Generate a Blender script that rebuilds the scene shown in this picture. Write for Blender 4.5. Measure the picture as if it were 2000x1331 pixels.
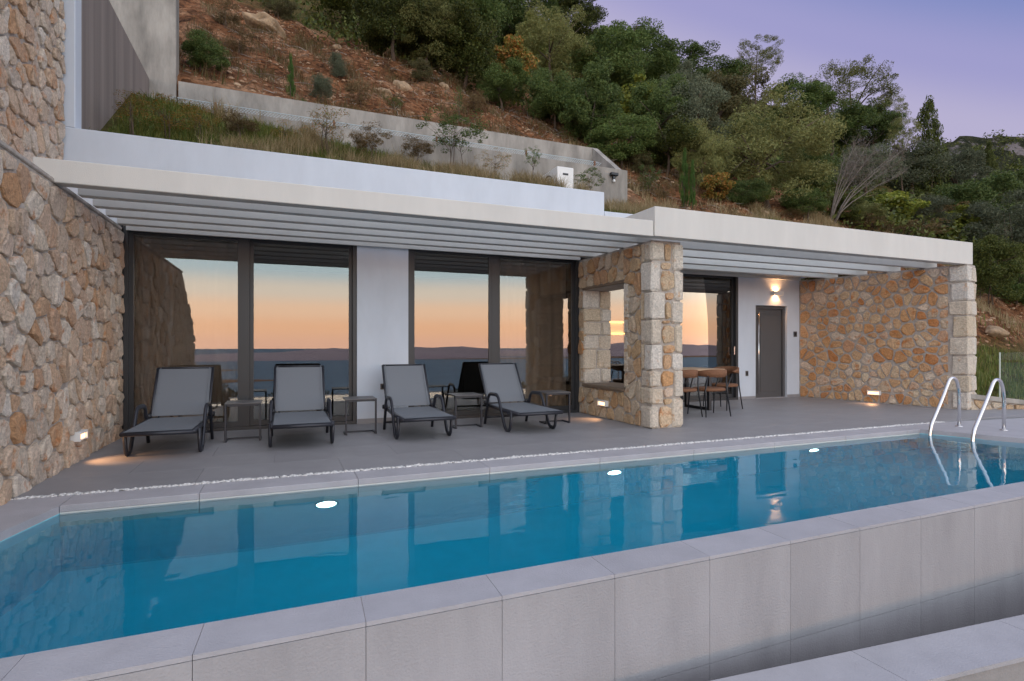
import bpy, bmesh, math, random
import numpy as np
from mathutils import Vector, Matrix, noise as mnoise

for o in list(bpy.data.objects): bpy.data.objects.remove(o)
SC = bpy.context.scene
COL = SC.collection
R = random.Random(7)
PI = math.pi

# ------------------------------------------------------------------ camera
FPX, CAM_H, HORIZ = 1081.0, 1.15, 675.0        # focal length and horizon in pixels of the 2000 px wide photograph
TH = math.atan2(2640, FPX)                     # heading: the facade runs along +X
FW = np.array([math.cos(TH), math.sin(TH), 0.0]); RT = np.array([math.sin(TH), -math.cos(TH), 0.0])
cd = bpy.data.cameras.new('camera'); cam = bpy.data.objects.new('camera', cd); COL.objects.link(cam)
cam.location = (0, 0, CAM_H); cam.rotation_euler = (PI/2, 0, TH - PI/2)
cd.sensor_width = 36.0; cd.lens = 36.0*FPX/2000.0; cd.shift_y = (HORIZ - 665.5)/2000.0
cd.clip_start = 0.05; cd.clip_end = 60000
SC.camera = cam

# ------------------------------------------------------------------ dusk sky
W = bpy.data.worlds.new('World'); SC.world = W; W.use_nodes = True
nt = W.node_tree; N = nt.nodes; L = nt.links
for n in list(N): N.remove(n)
SUNSET = Vector((-0.10, -1.0, 0)).normalized(); BELT = Vector((0.35, -1.0, 0)).normalized()
tc = N.new('ShaderNodeTexCoord'); sx = N.new('ShaderNodeSeparateXYZ'); L.new(tc.outputs['Generated'], sx.inputs[0])
fl = N.new('ShaderNodeVectorMath'); fl.operation = 'MULTIPLY'; fl.inputs[1].default_value = (1, 1, 0); L.new(tc.outputs['Generated'], fl.inputs[0])
nm = N.new('ShaderNodeVectorMath'); nm.operation = 'NORMALIZE'; L.new(fl.outputs[0], nm.inputs[0])
dt = N.new('ShaderNodeVectorMath'); dt.operation = 'DOT_PRODUCT'; dt.inputs[1].default_value = SUNSET; L.new(nm.outputs[0], dt.inputs[0])
mr = N.new('ShaderNodeMapRange'); mr.interpolation_type = 'SMOOTHSTEP'
d2 = N.new('ShaderNodeVectorMath'); d2.operation = 'DOT_PRODUCT'; d2.inputs[1].default_value = BELT; L.new(nm.outputs[0], d2.inputs[0])
mr.inputs['From Min'].default_value = -0.15; mr.inputs['From Max'].default_value = 0.75; L.new(dt.outputs['Value'], mr.inputs['Value'])
# the pink belt of dusk stands opposite the sunset and dips away from there
sh = N.new('ShaderNodeMath'); sh.operation = 'MULTIPLY_ADD'; sh.inputs[1].default_value = .40; sh.inputs[2].default_value = .228; L.new(d2.outputs['Value'], sh.inputs[0])
ze = N.new('ShaderNodeMath'); ze.operation = 'ADD'; L.new(sh.outputs[0], ze.inputs[0]); L.new(sx.outputs['Z'], ze.inputs[1])
def sky_ramp(stops, src):
    r = N.new('ShaderNodeValToRGB'); e = r.color_ramp.elements
    r.color_ramp.interpolation = 'B_SPLINE' if False else 'EASE'
    while len(e) > 1: e.remove(e[0])
    for i, (p, c) in enumerate(stops):
        el = e[0] if i == 0 else e.new(p)
        el.position = p; el.color = (*c, 1)
    L.new(src, r.inputs[0]); return r
west = sky_ramp([(0.0, (3.3, 1.95, 1.4)), (.03, (3.6, 2.1, 1.3)), (.06, (3.6, 2.45, 1.7)), (.092, (2.95, 2.6, 2.2)), (.128, (1.75, 2.2, 2.4)), (.25, (1.40, 1.58, 1.78)), (.5, (1.08, 1.13, 1.30)), (1.0, (.74, .77, .90))], sx.outputs['Z'])
east = sky_ramp([(0.0, (.42, .33, .41)), (.30, (.42, .352, .452)), (.46, (.352, .326, .475)), (.535, (.262, .256, .455)), (.63, (.150, .192, .402)), (1.0, (.74, .77, .90))], ze.outputs[0])
mx = N.new('ShaderNodeMix'); mx.data_type = 'RGBA'; L.new(mr.outputs[0], mx.inputs['Factor']); L.new(east.outputs[0], mx.inputs['A']); L.new(west.outputs[0], mx.inputs['B'])
bg = N.new('ShaderNodeBackground'); bg.inputs['Strength'].default_value = 1.0; L.new(mx.outputs['Result'], bg.inputs['Color'])
wo = N.new('ShaderNodeOutputWorld'); L.new(bg.outputs[0], wo.inputs[0])

SC.view_settings.view_transform = 'Standard'; SC.view_settings.look = 'None'
SC.view_settings.gamma = 1.0; SC.view_settings.exposure = 0.42; SC.view_settings.use_curve_mapping = False
SC.render.engine = 'CYCLES'
SC.cycles.use_denoising = True
SC.cycles.max_bounces = 10; SC.cycles.transparent_max_bounces = 12; SC.cycles.transmission_bounces = 8
SC.cycles.sample_clamp_indirect = 6.0

# ------------------------------------------------------------------ helpers
def lin(r, g, b): return tuple(((v/255)/12.92 if v/255 <= .04045 else ((v/255+.055)/1.055)**2.4) for v in (r, g, b))

def ray(u, v): return FW + (u-1000)/FPX*RT + np.array([0, 0, (HORIZ-v)/FPX])
CAMP = np.array([0, 0, CAM_H])
def along(u, v, t): return CAMP + ray(u, v)*t

def tag(o, label=None, cat=None, group=None, kind=None):
    if label: o['label'] = label
    if cat: o['category'] = cat
    if group: o['group'] = group
    if kind: o['kind'] = kind
    return o

def empty(name, loc=(0, 0, 0), rz=0, parent=None):
    o = bpy.data.objects.new(name, None); COL.objects.link(o); o.location = loc; o.rotation_euler = (0, 0, rz)
    o.empty_display_size = .1
    if parent: o.parent = parent
    return o

def link_mesh(name, me, mat, parent=None, loc=(0, 0, 0), smooth=False):
    if mat is not None and len(me.materials) == 0: me.materials.append(mat)
    o = bpy.data.objects.new(name, me); COL.objects.link(o); o.location = loc
    if parent: o.parent = parent
    if smooth: me.polygons.foreach_set('use_smooth', [True]*len(me.polygons))
    return o

class MB:
    def __init__(s): s.v = []; s.f = []
    def add(s, verts, faces):
        b = len(s.v); s.v += [tuple(p) for p in verts]; s.f += [tuple(i+b for i in f) for f in faces]; return s
    def box(s, a, b, bev=0.0):
        x0, y0, z0 = a; x1, y1, z1 = b
        if bev <= 0:
            return s.add([(x0,y0,z0),(x1,y0,z0),(x1,y1,z0),(x0,y1,z0),(x0,y0,z1),(x1,y0,z1),(x1,y1,z1),(x0,y1,z1)],
                  [(0,3,2,1),(4,5,6,7),(0,1,5,4),(1,2,6,5),(2,3,7,6),(3,0,4,7)])
        bm = bmesh.new(); bmesh.ops.create_cube(bm, size=1)
        for v in bm.verts: v.co = Vector(((x0+x1)/2+v.co.x*(x1-x0), (y0+y1)/2+v.co.y*(y1-y0), (z0+z1)/2+v.co.z*(z1-z0)))
        bmesh.ops.bevel(bm, geom=bm.edges[:], offset=bev, segments=1, affect='EDGES', clamp_overlap=True)
        bm.verts.index_update()
        s.add([v.co[:] for v in bm.verts], [[v.index for v in f.verts] for f in bm.faces]); bm.free(); return s
    def prism(s, poly, z0, z1):
        n = len(poly); v = [(p[0], p[1], z0) for p in poly] + [(p[0], p[1], z1) for p in poly]
        return s.add(v, [tuple(range(n-1, -1, -1)), tuple(range(n, 2*n))] + [(i, (i+1) % n, (i+1) % n+n, i+n) for i in range(n)])
    def tube(s, pts, rad, n=8, cap=True, sq=None):
        pts = [Vector(p) for p in pts]; rr = rad if isinstance(rad, (list, tuple)) else [rad]*len(pts)
        vs = []; fs = []; up = None
        for i, p in enumerate(pts):
            d = (pts[min(i+1, len(pts)-1)] - pts[max(i-1, 0)])
            d = d.normalized() if d.length > 1e-9 else Vector((0, 0, 1))
            if up is None:
                up = Vector((1, 0, 0)) if abs(d.x) < .9 else Vector((0, 1, 0))
            a = (up - d*up.dot(d)).normalized(); b = d.cross(a); up = a
            for k in range(n):
                t = 2*PI*(k+.5)/n
                ca, sa = math.cos(t), math.sin(t)
                if sq: ca *= sq[0]; sa *= sq[1]
                vs.append(p + (a*ca + b*sa)*rr[i])
        for i in range(len(pts)-1):
            for k in range(n):
                fs.append((i*n+k, i*n+(k+1) % n, (i+1)*n+(k+1) % n, (i+1)*n+k))
        if cap:
            fs.append(tuple(range(n-1, -1, -1))); m = (len(pts)-1)*n; fs.append(tuple(m+k for k in range(n)))
        return s.add(vs, fs)
    def lathe(s, prof, n=16, c=(0, 0, 0)):
        vs = []; fs = []
        for (r, z) in prof:
            for k in range(n): vs.append((c[0]+r*math.cos(2*PI*k/n), c[1]+r*math.sin(2*PI*k/n), c[2]+z))
        for i in range(len(prof)-1):
            for k in range(n): fs.append((i*n+k, i*n+(k+1) % n, (i+1)*n+(k+1) % n, (i+1)*n+k))
        fs.append(tuple(range(n-1, -1, -1))); m = (len(prof)-1)*n; fs.append(tuple(m+k for k in range(n)))
        return s.add(vs, fs)
    def build(s, name, mat, parent=None, loc=(0, 0, 0), smooth=False):
        me = bpy.data.meshes.new(name); me.from_pydata(s.v, [], s.f); me.update()
        return link_mesh(name, me, mat, parent, loc, smooth)

def fillet(pts, r, seg=5):
    pts = [Vector(p) for p in pts]; out = [pts[0]]
    for i in range(1, len(pts)-1):
        a, p, b = pts[i-1], pts[i], pts[i+1]
        da = (a-p); db = (b-p); k = min(r, da.length*.48, db.length*.48)
        s0 = p + da.normalized()*k; s1 = p + db.normalized()*k
        for j in range(seg+1):
            t = j/seg; out.append(s0*(1-t)**2 + p*2*t*(1-t) + s1*t*t)
    out.append(pts[-1]); return out

def copy_tree(o, parent=None):
    c = o.copy(); COL.objects.link(c); c.parent = parent
    for ch in list(o.children): copy_tree(ch, c)
    return c

# ------------------------------------------------------------------ materials
def newmat(name):
    m = bpy.data.materials.new(name); m.use_nodes = True; nt = m.node_tree
    p = nt.nodes['Principled BSDF']; return m, nt, p

def mat(name, base, rough=.6, metal=0.0, var=0.0, scale=4.0, bump=0.0, bscale=60.0, spec=.5, streak=None, objvar=0.0, dist=.01):
    m, nt, p = newmat(name); N = nt.nodes; L = nt.links
    p.inputs['Base Color'].default_value = (*base, 1); p.inputs['Roughness'].default_value = rough
    p.inputs['Metallic'].default_value = metal; p.inputs['Specular IOR Level'].default_value = spec
    tc = N.new('ShaderNodeTexCoord'); col = None
    if var > 0:
        mp = N.new('ShaderNodeMapping'); L.new(tc.outputs['Object'], mp.inputs[0])
        if streak: mp.inputs['Scale'].default_value = streak
        no = N.new('ShaderNodeTexNoise'); no.inputs['Scale'].default_value = scale; no.inputs['Detail'].default_value = 6; no.inputs['Roughness'].default_value = .65
        L.new(mp.outputs[0], no.inputs['Vector'])
        r = N.new('ShaderNodeValToRGB'); r.color_ramp.elements[0].position = .3; r.color_ramp.elements[1].position = .72
        r.color_ramp.elements[0].color = (*[max(0, c*(1-var)) for c in base], 1); r.color_ramp.elements[1].color = (*[min(1, c*(1+var)) for c in base], 1)
        L.new(no.outputs['Fac'], r.inputs[0]); col = r.outputs[0]
    if objvar > 0:
        oi = N.new('ShaderNodeObjectInfo'); ma = N.new('ShaderNodeMapRange'); ma.inputs['To Min'].default_value = 1-objvar; ma.inputs['To Max'].default_value = 1+objvar
        L.new(oi.outputs['Random'], ma.inputs['Value'])
        mu = N.new('ShaderNodeVectorMath'); mu.operation = 'SCALE'; L.new(ma.outputs[0], mu.inputs['Scale'])
        if col is None: mu.inputs[0].default_value = base
        else: L.new(col, mu.inputs[0])
        col = mu.outputs[0]
    if col is not None: L.new(col, p.inputs['Base Color'])
    if bump > 0:
        nb = N.new('ShaderNodeTexNoise'); nb.inputs['Scale'].default_value = bscale; nb.inputs['Detail'].default_value = 5; L.new(tc.outputs['Object'], nb.inputs['Vector'])
        b = N.new('ShaderNodeBump'); b.inputs['Strength'].default_value = bump; b.inputs['Distance'].default_value = dist; L.new(nb.outputs['Fac'], b.inputs['Height']); L.new(b.outputs[0], p.inputs['Normal'])
    return m

def stone_mat(name, tones, rust, rustcol, bump=.9):
    """rough field stone: each stone takes its own tone, with iron-stained patches and pitting"""
    m, nt, p = newmat(name); N = nt.nodes; L = nt.links
    p.inputs['Roughness'].default_value = .9; p.inputs['Specular IOR Level'].default_value = .2
    tc = N.new('ShaderNodeTexCoord'); oi = N.new('ShaderNodeObjectInfo')
    off = N.new('ShaderNodeVectorMath'); off.operation = 'SCALE'; off.inputs[0].default_value = (37, 19, 53); L.new(oi.outputs['Random'], off.inputs['Scale'])
    ad = N.new('ShaderNodeVectorMath'); ad.operation = 'ADD'; L.new(tc.outputs['Object'], ad.inputs[0]); L.new(off.outputs[0], ad.inputs[1])
    r = N.new('ShaderNodeValToRGB'); e = r.color_ramp.elements; r.color_ramp.interpolation = 'LINEAR'
    while len(e) > 1: e.remove(e[0])
    for i, c in enumerate(tones):
        el = e[0] if i == 0 else e.new(i/(len(tones)-1))
        el.position = i/(len(tones)-1); el.color = (*c, 1)
    L.new(oi.outputs['Random'], r.inputs[0])
    def noi(scale, detail=6, rough=.6):
        n = N.new('ShaderNodeTexNoise'); n.inputs['Scale'].default_value = scale; n.inputs['Detail'].default_value = detail; n.inputs['Roughness'].default_value = rough
        L.new(ad.outputs[0], n.inputs['Vector']); return n
    n1 = noi(7); rm = N.new('ShaderNodeMapRange'); rm.interpolation_type = 'SMOOTHSTEP'
    rm.inputs['From Min'].default_value = .62-.2*rust; rm.inputs['From Max'].default_value = .80-.2*rust; rm.inputs['To Max'].default_value = .85; L.new(n1.outputs['Fac'], rm.inputs['Value'])
    m1 = N.new('ShaderNodeMix'); m1.data_type = 'RGBA'; L.new(rm.outputs[0], m1.inputs['Factor']); L.new(r.outputs[0], m1.inputs['A']); m1.inputs['B'].default_value = (*rustcol, 1)
    n2 = noi(38, 8, .75); r2 = N.new('ShaderNodeMapRange'); r2.inputs['From Min'].default_value = .3; r2.inputs['From Max'].default_value = .7; r2.inputs['To Min'].default_value = .55; r2.inputs['To Max'].default_value = 1.3
    L.new(n2.outputs['Fac'], r2.inputs['Value'])
    sc = N.new('ShaderNodeVectorMath'); sc.operation = 'SCALE'; L.new(m1.outputs['Result'], sc.inputs[0]); L.new(r2.outputs[0], sc.inputs['Scale']); L.new(sc.outputs[0], p.inputs['Base Color'])
    n3 = noi(16, 9, .7); b = N.new('ShaderNodeBump'); b.inputs['Strength'].default_value = bump; b.inputs['Distance'].default_value = .045; L.new(n3.outputs['Fac'], b.inputs['Height'])
    b2 = N.new('ShaderNodeBump'); b2.inputs['Strength'].default_value = .6; b2.inputs['Distance'].default_value = .008; n4 = noi(80, 4, .6); L.new(n4.outputs['Fac'], b2.inputs['Height']); L.new(b.outputs[0], b2.inputs['Normal']); L.new(b2.outputs[0], p.inputs['Normal'])
    return m

def leaf_mat(name, cols, trans=.25, rough=.6):
    """foliage: every leaf picks a tone of its own"""
    m, nt, p = newmat(name); N = nt.nodes; L = nt.links
    g = N.new('ShaderNodeNewGeometry'); r = N.new('ShaderNodeValToRGB'); e = r.color_ramp.elements
    while len(e) > 1: e.remove(e[0])
    for i, c in enumerate(cols):
        el = e[0] if i == 0 else e.new(i/max(1, len(cols)-1))
        el.position = i/max(1, len(cols)-1); el.color = (*c, 1)
    L.new(g.outputs['Random Per Island'], r.inputs[0])
    oi = N.new('ShaderNodeObjectInfo'); ma = N.new('ShaderNodeMapRange'); ma.inputs['To Min'].default_value = .75; ma.inputs['To Max'].default_value = 1.25; L.new(oi.outputs['Random'], ma.inputs['Value'])
    sc = N.new('ShaderNodeVectorMath'); sc.operation = 'SCALE'; L.new(r.outputs[0], sc.inputs[0]); L.new(ma.outputs[0], sc.inputs['Scale'])
    p.inputs['Roughness'].default_value = rough; p.inputs['Specular IOR Level'].default_value = .25; L.new(sc.outputs[0], p.inputs['Base Color'])
    t = N.new('ShaderNodeBsdfTranslucent'); L.new(sc.outputs[0], t.inputs['Color'])
    mx = N.new('ShaderNodeMixShader'); mx.inputs[0].default_value = trans; L.new(p.outputs[0], mx.inputs[1]); L.new(t.outputs[0], mx.inputs[2])
    L.new(mx.outputs[0], N['Material Output'].inputs['Surface']); return m

def emit(name, col, strength):
    m, nt, p = newmat(name); p.inputs['Base Color'].default_value = (*col, 1)
    p.inputs['Emission Color'].default_value = (*col, 1); p.inputs['Emission Strength'].default_value = strength; return m

M = {}
M['white'] = mat('white_plaster', (.555, .60, .66), .85, var=.07, scale=1.6, bump=.18, bscale=140, streak=(1.2, 1.2, .4))
M['cream'] = mat('cream_plaster', (.58, .56, .52), .85, var=.06, scale=2.0, bump=.2, bscale=120, streak=(1.2, 1.2, .25))
M['beam'] = mat('beam_plaster', (.60, .59, .56), .85, var=.06, scale=2.0, bump=.12, bscale=140)
M['mortar'] = mat('mortar', (.42, .375, .33), .95, var=.35, scale=9, bump=.9, bscale=45, dist=.02)
M['mortar_pale'] = mat('mortar_pale', (.40, .355, .31), .95, var=.25, scale=9, bump=.8, bscale=45, dist=.015)
M['stone_rubble'] = stone_mat('stone_rubble', [(.55,.40,.28), (.76,.66,.54), (.60,.35,.19), (.72,.60,.47), (.56,.47,.39), (.70,.50,.34), (.78,.70,.60), (.58,.38,.25), (.66,.56,.46)], .36, (.60,.26,.10), 1.0)
M['stone_rubble_far'] = stone_mat('stone_rubble_far', [(.64,.50,.37), (.64,.50,.37)], .34, (.55,.24,.10), 1.0)
M['stone_round'] = stone_mat('stone_round', [(.58,.38,.22), (.52,.26,.11), (.64,.52,.37), (.56,.30,.13), (.54,.42,.30), (.60,.42,.25), (.50,.22,.085), (.64,.55,.44), (.55,.28,.12)], .55, (.50,.19,.055), .8)
M['stone_block'] = stone_mat('stone_block', [(.60,.53,.44), (.64,.58,.50), (.56,.46,.34), (.66,.62,.56), (.58,.47,.33), (.62,.56,.48)], .25, (.52,.28,.12), .8)
M['stone_mid'] = stone_mat('stone_mid', [(.50,.40,.28), (.44,.27,.14), (.55,.47,.36), (.48,.33,.19), (.53,.45,.35), (.42,.23,.11)], .4, (.42,.17,.05), .7)
M['tile'] = mat('porcelain_tile', (.37, .36, .38), .5, var=.10, scale=3.5, bump=.3, bscale=90, objvar=.03)
M['deck'] = mat('deck_tile', (.25, .243, .25), .55, var=.09, scale=1.2, bump=.10, bscale=240)
M['tile_wall'] = mat('cladding_tile', (.315, .305, .315), .55, var=.13, scale=2.2, bump=.35, bscale=90, objvar=.05, streak=(1.4, 1.4, .35))
M['deck_tile'] = mat('deck_tile_face', (.25, .243, .25), .5, var=.10, scale=2.4, bump=.10, bscale=240, objvar=.035)
M['basin'] = mat('basin_tile', (.60, .61, .58), .5, var=.05, scale=2)
M['concrete'] = mat('raw_concrete', (.285, .265, .235), .9, var=.40, scale=2.2, bump=.4, bscale=30, streak=(1.3, 1.3, .35))
M['concrete_form'] = mat('board_marked_concrete', (.22, .185, .165), .9, var=.30, scale=1.5, bump=.3, bscale=30, streak=(3, 3, .08))
M['plaster_grey'] = mat('grey_render', (.25, .235, .23), .9, var=.25, scale=3, bump=.3, bscale=60)
M['frame'] = mat('window_frame', (.030, .032, .035), .4, var=.05, scale=3)
M['black'] = mat('black_metal', (.012, .013, .017), .4)
M['anthracite'] = mat('lounger_frame', (.018, .020, .028), .38)
M['steel'] = mat('polished_steel', (.72, .71, .70), .16, metal=1.0)
M['door'] = mat('door_panel', (.085, .083, .085), .5, var=.05, scale=2)
M['plastic'] = mat('white_plastic', (.72, .72, .70), .5, var=.05)
M['wood'] = mat('oak_top', (.45, .30, .18), .5, var=.2, scale=5, streak=(1, 8, 1))
M['sillwood'] = mat('weathered_sill', (.15, .11, .075), .8, var=.35, scale=6, streak=(6, 1, 6), bump=.4, bscale=50)
M['bark'] = mat('bark', (.10, .07, .05), .95, var=.4, scale=8, bump=.8, bscale=30, streak=(1, 1, .25))
M['bark_pale'] = mat('bark_pale', (.27, .235, .20), .95, var=.3, scale=8)
M['rock'] = mat('pale_rock', (.33, .23, .14), .95, var=.4, scale=3, bump=.8, bscale=12, dist=.05)
M['pebble'] = mat('white_pebble', (.60, .59, .57), .7, var=.25, scale=30)
M['curtain'] = mat('curtain', (.50, .43, .37), .9, var=.06, scale=3)
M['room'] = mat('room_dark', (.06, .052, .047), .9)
M['ceiling'] = mat('room_ceiling', (.25, .24, .23), .9)

def glass_mat(name, refl, tint, ior=1.5):
    m, nt, p = newmat(name); N = nt.nodes; L = nt.links; N.remove(p)
    g = N.new('ShaderNodeBsdfGlossy'); g.inputs['Roughness'].default_value = 0.0; g.inputs['Color'].default_value = (1, .985, .96, 1)
    t = N.new('ShaderNodeBsdfTransparent'); t.inputs['Color'].default_value = (*tint, 1)
    lw = N.new('ShaderNodeFresnel'); lw.inputs['IOR'].default_value = ior
    ma = N.new('ShaderNodeMath'); ma.operation = 'MULTIPLY_ADD'; ma.inputs[1].default_value = 1-refl; ma.inputs[2].default_value = refl; L.new(lw.outputs[0], ma.inputs[0])
    mx = N.new('ShaderNodeMixShader'); L.new(ma.outputs[0], mx.inputs[0]); L.new(t.outputs[0], mx.inputs[1]); L.new(g.outputs[0], mx.inputs[2])
    L.new(mx.outputs[0], N['Material Output'].inputs['Surface']); return m
M['glass'] = glass_mat('solar_glass', .068, (.72, .70, .67))
M['clear'] = glass_mat('clear_glass', .02, (.94, .97, .96), 1.10)

def sling_mat():
    m, nt, p = newmat('sling_mesh'); N = nt.nodes; L = nt.links
    tc = N.new('ShaderNodeTexCoord'); w = N.new('ShaderNodeTexNoise'); w.inputs['Scale'].default_value = 350; L.new(tc.outputs['Object'], w.inputs['Vector'])
    r = N.new('ShaderNodeValToRGB'); r.color_ramp.elements[0].color = (.115, .128, .145, 1); r.color_ramp.elements[1].color = (.20, .215, .235, 1); L.new(w.outputs['Fac'], r.inputs[0]); L.new(r.outputs[0], p.inputs['Base Color'])
    p.inputs['Roughness'].default_value = .75
    b = N.new('ShaderNodeBump'); b.inputs['Strength'].default_value = .3; b.inputs['Distance'].default_value = .002; L.new(w.outputs['Fac'], b.inputs['Height']); L.new(b.outputs[0], p.inputs['Normal']); return m
M['sling'] = sling_mat()
M['rattan'] = mat('woven_rope', (.19, .085, .04), .8, var=.45, scale=60, bump=.8, bscale=90)
M['warm'] = emit('warm_lamp', (1.0, .55, .28), 2.6)
M['poollamp'] = emit('pool_lamp', (1.0, .95, .9), 7.0)

# foliage
M['lf_dark'] = leaf_mat('leaf_dark', [(0.028,0.038,0.010), (0.056,0.077,0.015), (0.119,0.128,0.024), (0.077,0.090,0.024), (0.105,0.134,0.026)])
#[(0.023,0.046,0.017), (0.046,0.083,0.026), (0.083,0.124,0.036), (0.058,0.091,0.036)])
M['lf_mid'] = leaf_mat('leaf_mid', [(0.046,0.083,0.023), (0.091,0.140,0.036), (0.140,0.181,0.049), (0.083,0.116,0.033)])
M['lf_olive'] = leaf_mat('leaf_olive', [(.11,.125,.04), (.19,.20,.065), (.25,.25,.09), (.16,.15,.045)])
#'leaf_olive', [(0.091,0.112,0.043), (0.157,0.181,0.069), (0.214,0.231,0.099), (0.140,0.140,0.053)])
M['lf_yellow'] = leaf_mat('leaf_yellow', [(0.099,0.140,0.023), (0.198,0.231,0.036), (0.281,0.281,0.049), (0.132,0.165,0.033)])
M['lf_autumn'] = leaf_mat('leaf_autumn', [(0.083,0.116,0.025), (0.198,0.181,0.033), (0.363,0.165,0.041), (0.148,0.148,0.033), (0.412,0.140,0.033)])
M['lf_brown'] = leaf_mat('leaf_brown', [(0.074,0.074,0.033), (0.132,0.124,0.049), (0.165,0.132,0.058), (0.099,0.107,0.046)])
M['lf_grey'] = leaf_mat('leaf_grey', [(0.074,0.091,0.053), (0.124,0.140,0.083), (0.165,0.181,0.107)])
M['lf_cypress'] = leaf_mat('leaf_cypress', [(0.049,0.116,0.020), (0.099,0.198,0.033), (0.148,0.247,0.049)])
M['lf_dry'] = leaf_mat('leaf_dry', [(.16,.11,.055), (.24,.17,.08), (.20,.12,.05), (.12,.10,.04)])
M['lf_weed'] = leaf_mat('leaf_weed', [(.13,.09,.04), (.22,.16,.08), (.09,.10,.03), (.17,.08,.035), (.28,.21,.12)])
M['lf_grass'] = leaf_mat('leaf_grass', [(.07,.11,.02), (.13,.17,.035), (.22,.21,.06), (.10,.13,.03)])
#'leaf_grass', [(.045,.075,.014), (.09,.12,.025), (.14,.14,.04), (.07,.09,.02)])
M['lf_straw'] = leaf_mat('leaf_straw', [(.32,.25,.13), (.46,.37,.21), (.38,.28,.15), (.24,.21,.09)])
#'leaf_straw', [(.20,.15,.08), (.30,.23,.13), (.24,.17,.09), (.14,.12,.05)])

def ground_mat():
    """red hillside earth with gravel; grass takes over on the roof and on the low bank"""
    m, nt, p = newmat('hillside_earth'); N = nt.nodes; L = nt.links
    tc = N.new('ShaderNodeTexCoord')
    def noi(s, d=6, r=.6):
        n = N.new('ShaderNodeTexNoise'); n.inputs['Scale'].default_value = s; n.inputs['Detail'].default_value = d; n.inputs['Roughness'].default_value = r; L.new(tc.outputs['Object'], n.inputs['Vector']); return n
    a = noi(1.1); r = N.new('ShaderNodeValToRGB'); e = r.color_ramp.elements
    e[0].position = .32; e[0].color = (.060, .030, .016, 1); e[1].position = .72; e[1].color = (.34, .20, .115, 1); k = e.new(.5); k.color = (.185, .080, .036, 1)
    L.new(a.outputs['Fac'], r.inputs[0])
    v = N.new('ShaderNodeTexVoronoi'); v.inputs['Scale'].default_value = 9.0; L.new(tc.outputs['Object'], v.inputs['Vector'])
    sv = N.new('ShaderNodeSeparateColor'); L.new(v.outputs['Color'], sv.inputs[0])
    mr = N.new('ShaderNodeMapRange'); mr.inputs['To Min'].default_value = .5; mr.inputs['To Max'].default_value = 1.5; L.new(sv.outputs[0], mr.inputs['Value'])
    s = N.new('ShaderNodeVectorMath'); s.operation = 'SCALE'; L.new(r.outputs[0], s.inputs[0]); L.new(mr.outputs[0], s.inputs['Scale'])
    at = N.new('ShaderNodeAttribute'); at.attribute_name = 'cover'
    gr = noi(3.0); rg = N.new('ShaderNodeValToRGB'); rg.color_ramp.elements[0].position = .35; rg.color_ramp.elements[0].color = (.045, .055, .014, 1); rg.color_ramp.elements[1].position = .7; rg.color_ramp.elements[1].color = (.12, .105, .035, 1); L.new(gr.outputs['Fac'], rg.inputs[0])
    mx = N.new('ShaderNodeMix'); mx.data_type = 'RGBA'; L.new(at.outputs['Fac'], mx.inputs['Factor']); L.new(s.outputs[0], mx.inputs['A']); L.new(rg.outputs[0], mx.inputs['B'])
    L.new(mx.outputs['Result'], p.inputs['Base Color']); p.inputs['Roughness'].default_value = .95; p.inputs['Specular IOR Level'].default_value = .1
    b = N.new('ShaderNodeBump'); b.inputs['Strength'].default_value = 1.0; b.inputs['Distance'].default_value = .10
    ad = N.new('ShaderNodeMath'); ad.operation = 'SUBTRACT'; n5 = noi(7, 8, .75); L.new(n5.outputs['Fac'], ad.inputs[0]); L.new(v.outputs['Distance'], ad.inputs[1]); L.new(ad.outputs[0], b.inputs['Height']); L.new(b.outputs[0], p.inputs['Normal'])
    return m
M['earth'] = ground_mat()

# ------------------------------------------------------------------ terrain
def smooth(a, b, x):
    t = min(1, max(0, (x-a)/(b-a))); return t*t*(3-2*t)
CH_FRONT, CH_REAR, CH_END = 11.5, 12.9, 7.77
def hz(x, y):
    z = 6.3 + .733*(y-12.9) - .117*x
    if x < 14 and 8.3 < y < 11.6:
        zr = (3.70 if x < 5.0 else 3.70-.30*smooth(5.0, 5.3, x)) + .30*(y-8.4)
        zr = zr - 6*smooth(11.2, 13.0, x)
        z = max(z, zr)
    if x < CH_END+.2 and CH_FRONT+.1 < y < CH_REAR+.1: z = 5.0
    if y > 13.2 or x > 8.2:
        k = smooth(13.0, 15.0, y) if x < 8.2 else smooth(8.2, 10, x)
        far = smooth(15, 40, y)
        z += k*((mnoise.fractal(Vector((x*.22, y*.22, 3.1)), 1.0, 2.0, 4))*(.55+1.6*far))
        z += k*(mnoise.fractal(Vector((x*1.1, y*1.1, 9)), .9, 2.0, 4))*.20
    return z
def march(u, v, t0=8.0, t1=140.0):
    d = ray(u, v); t = t0
    while t < t1:
        p = CAMP + d*t
        if p[2] < hz(p[0], p[1]): return t
        t += .12 + t*.004
    return None

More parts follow.
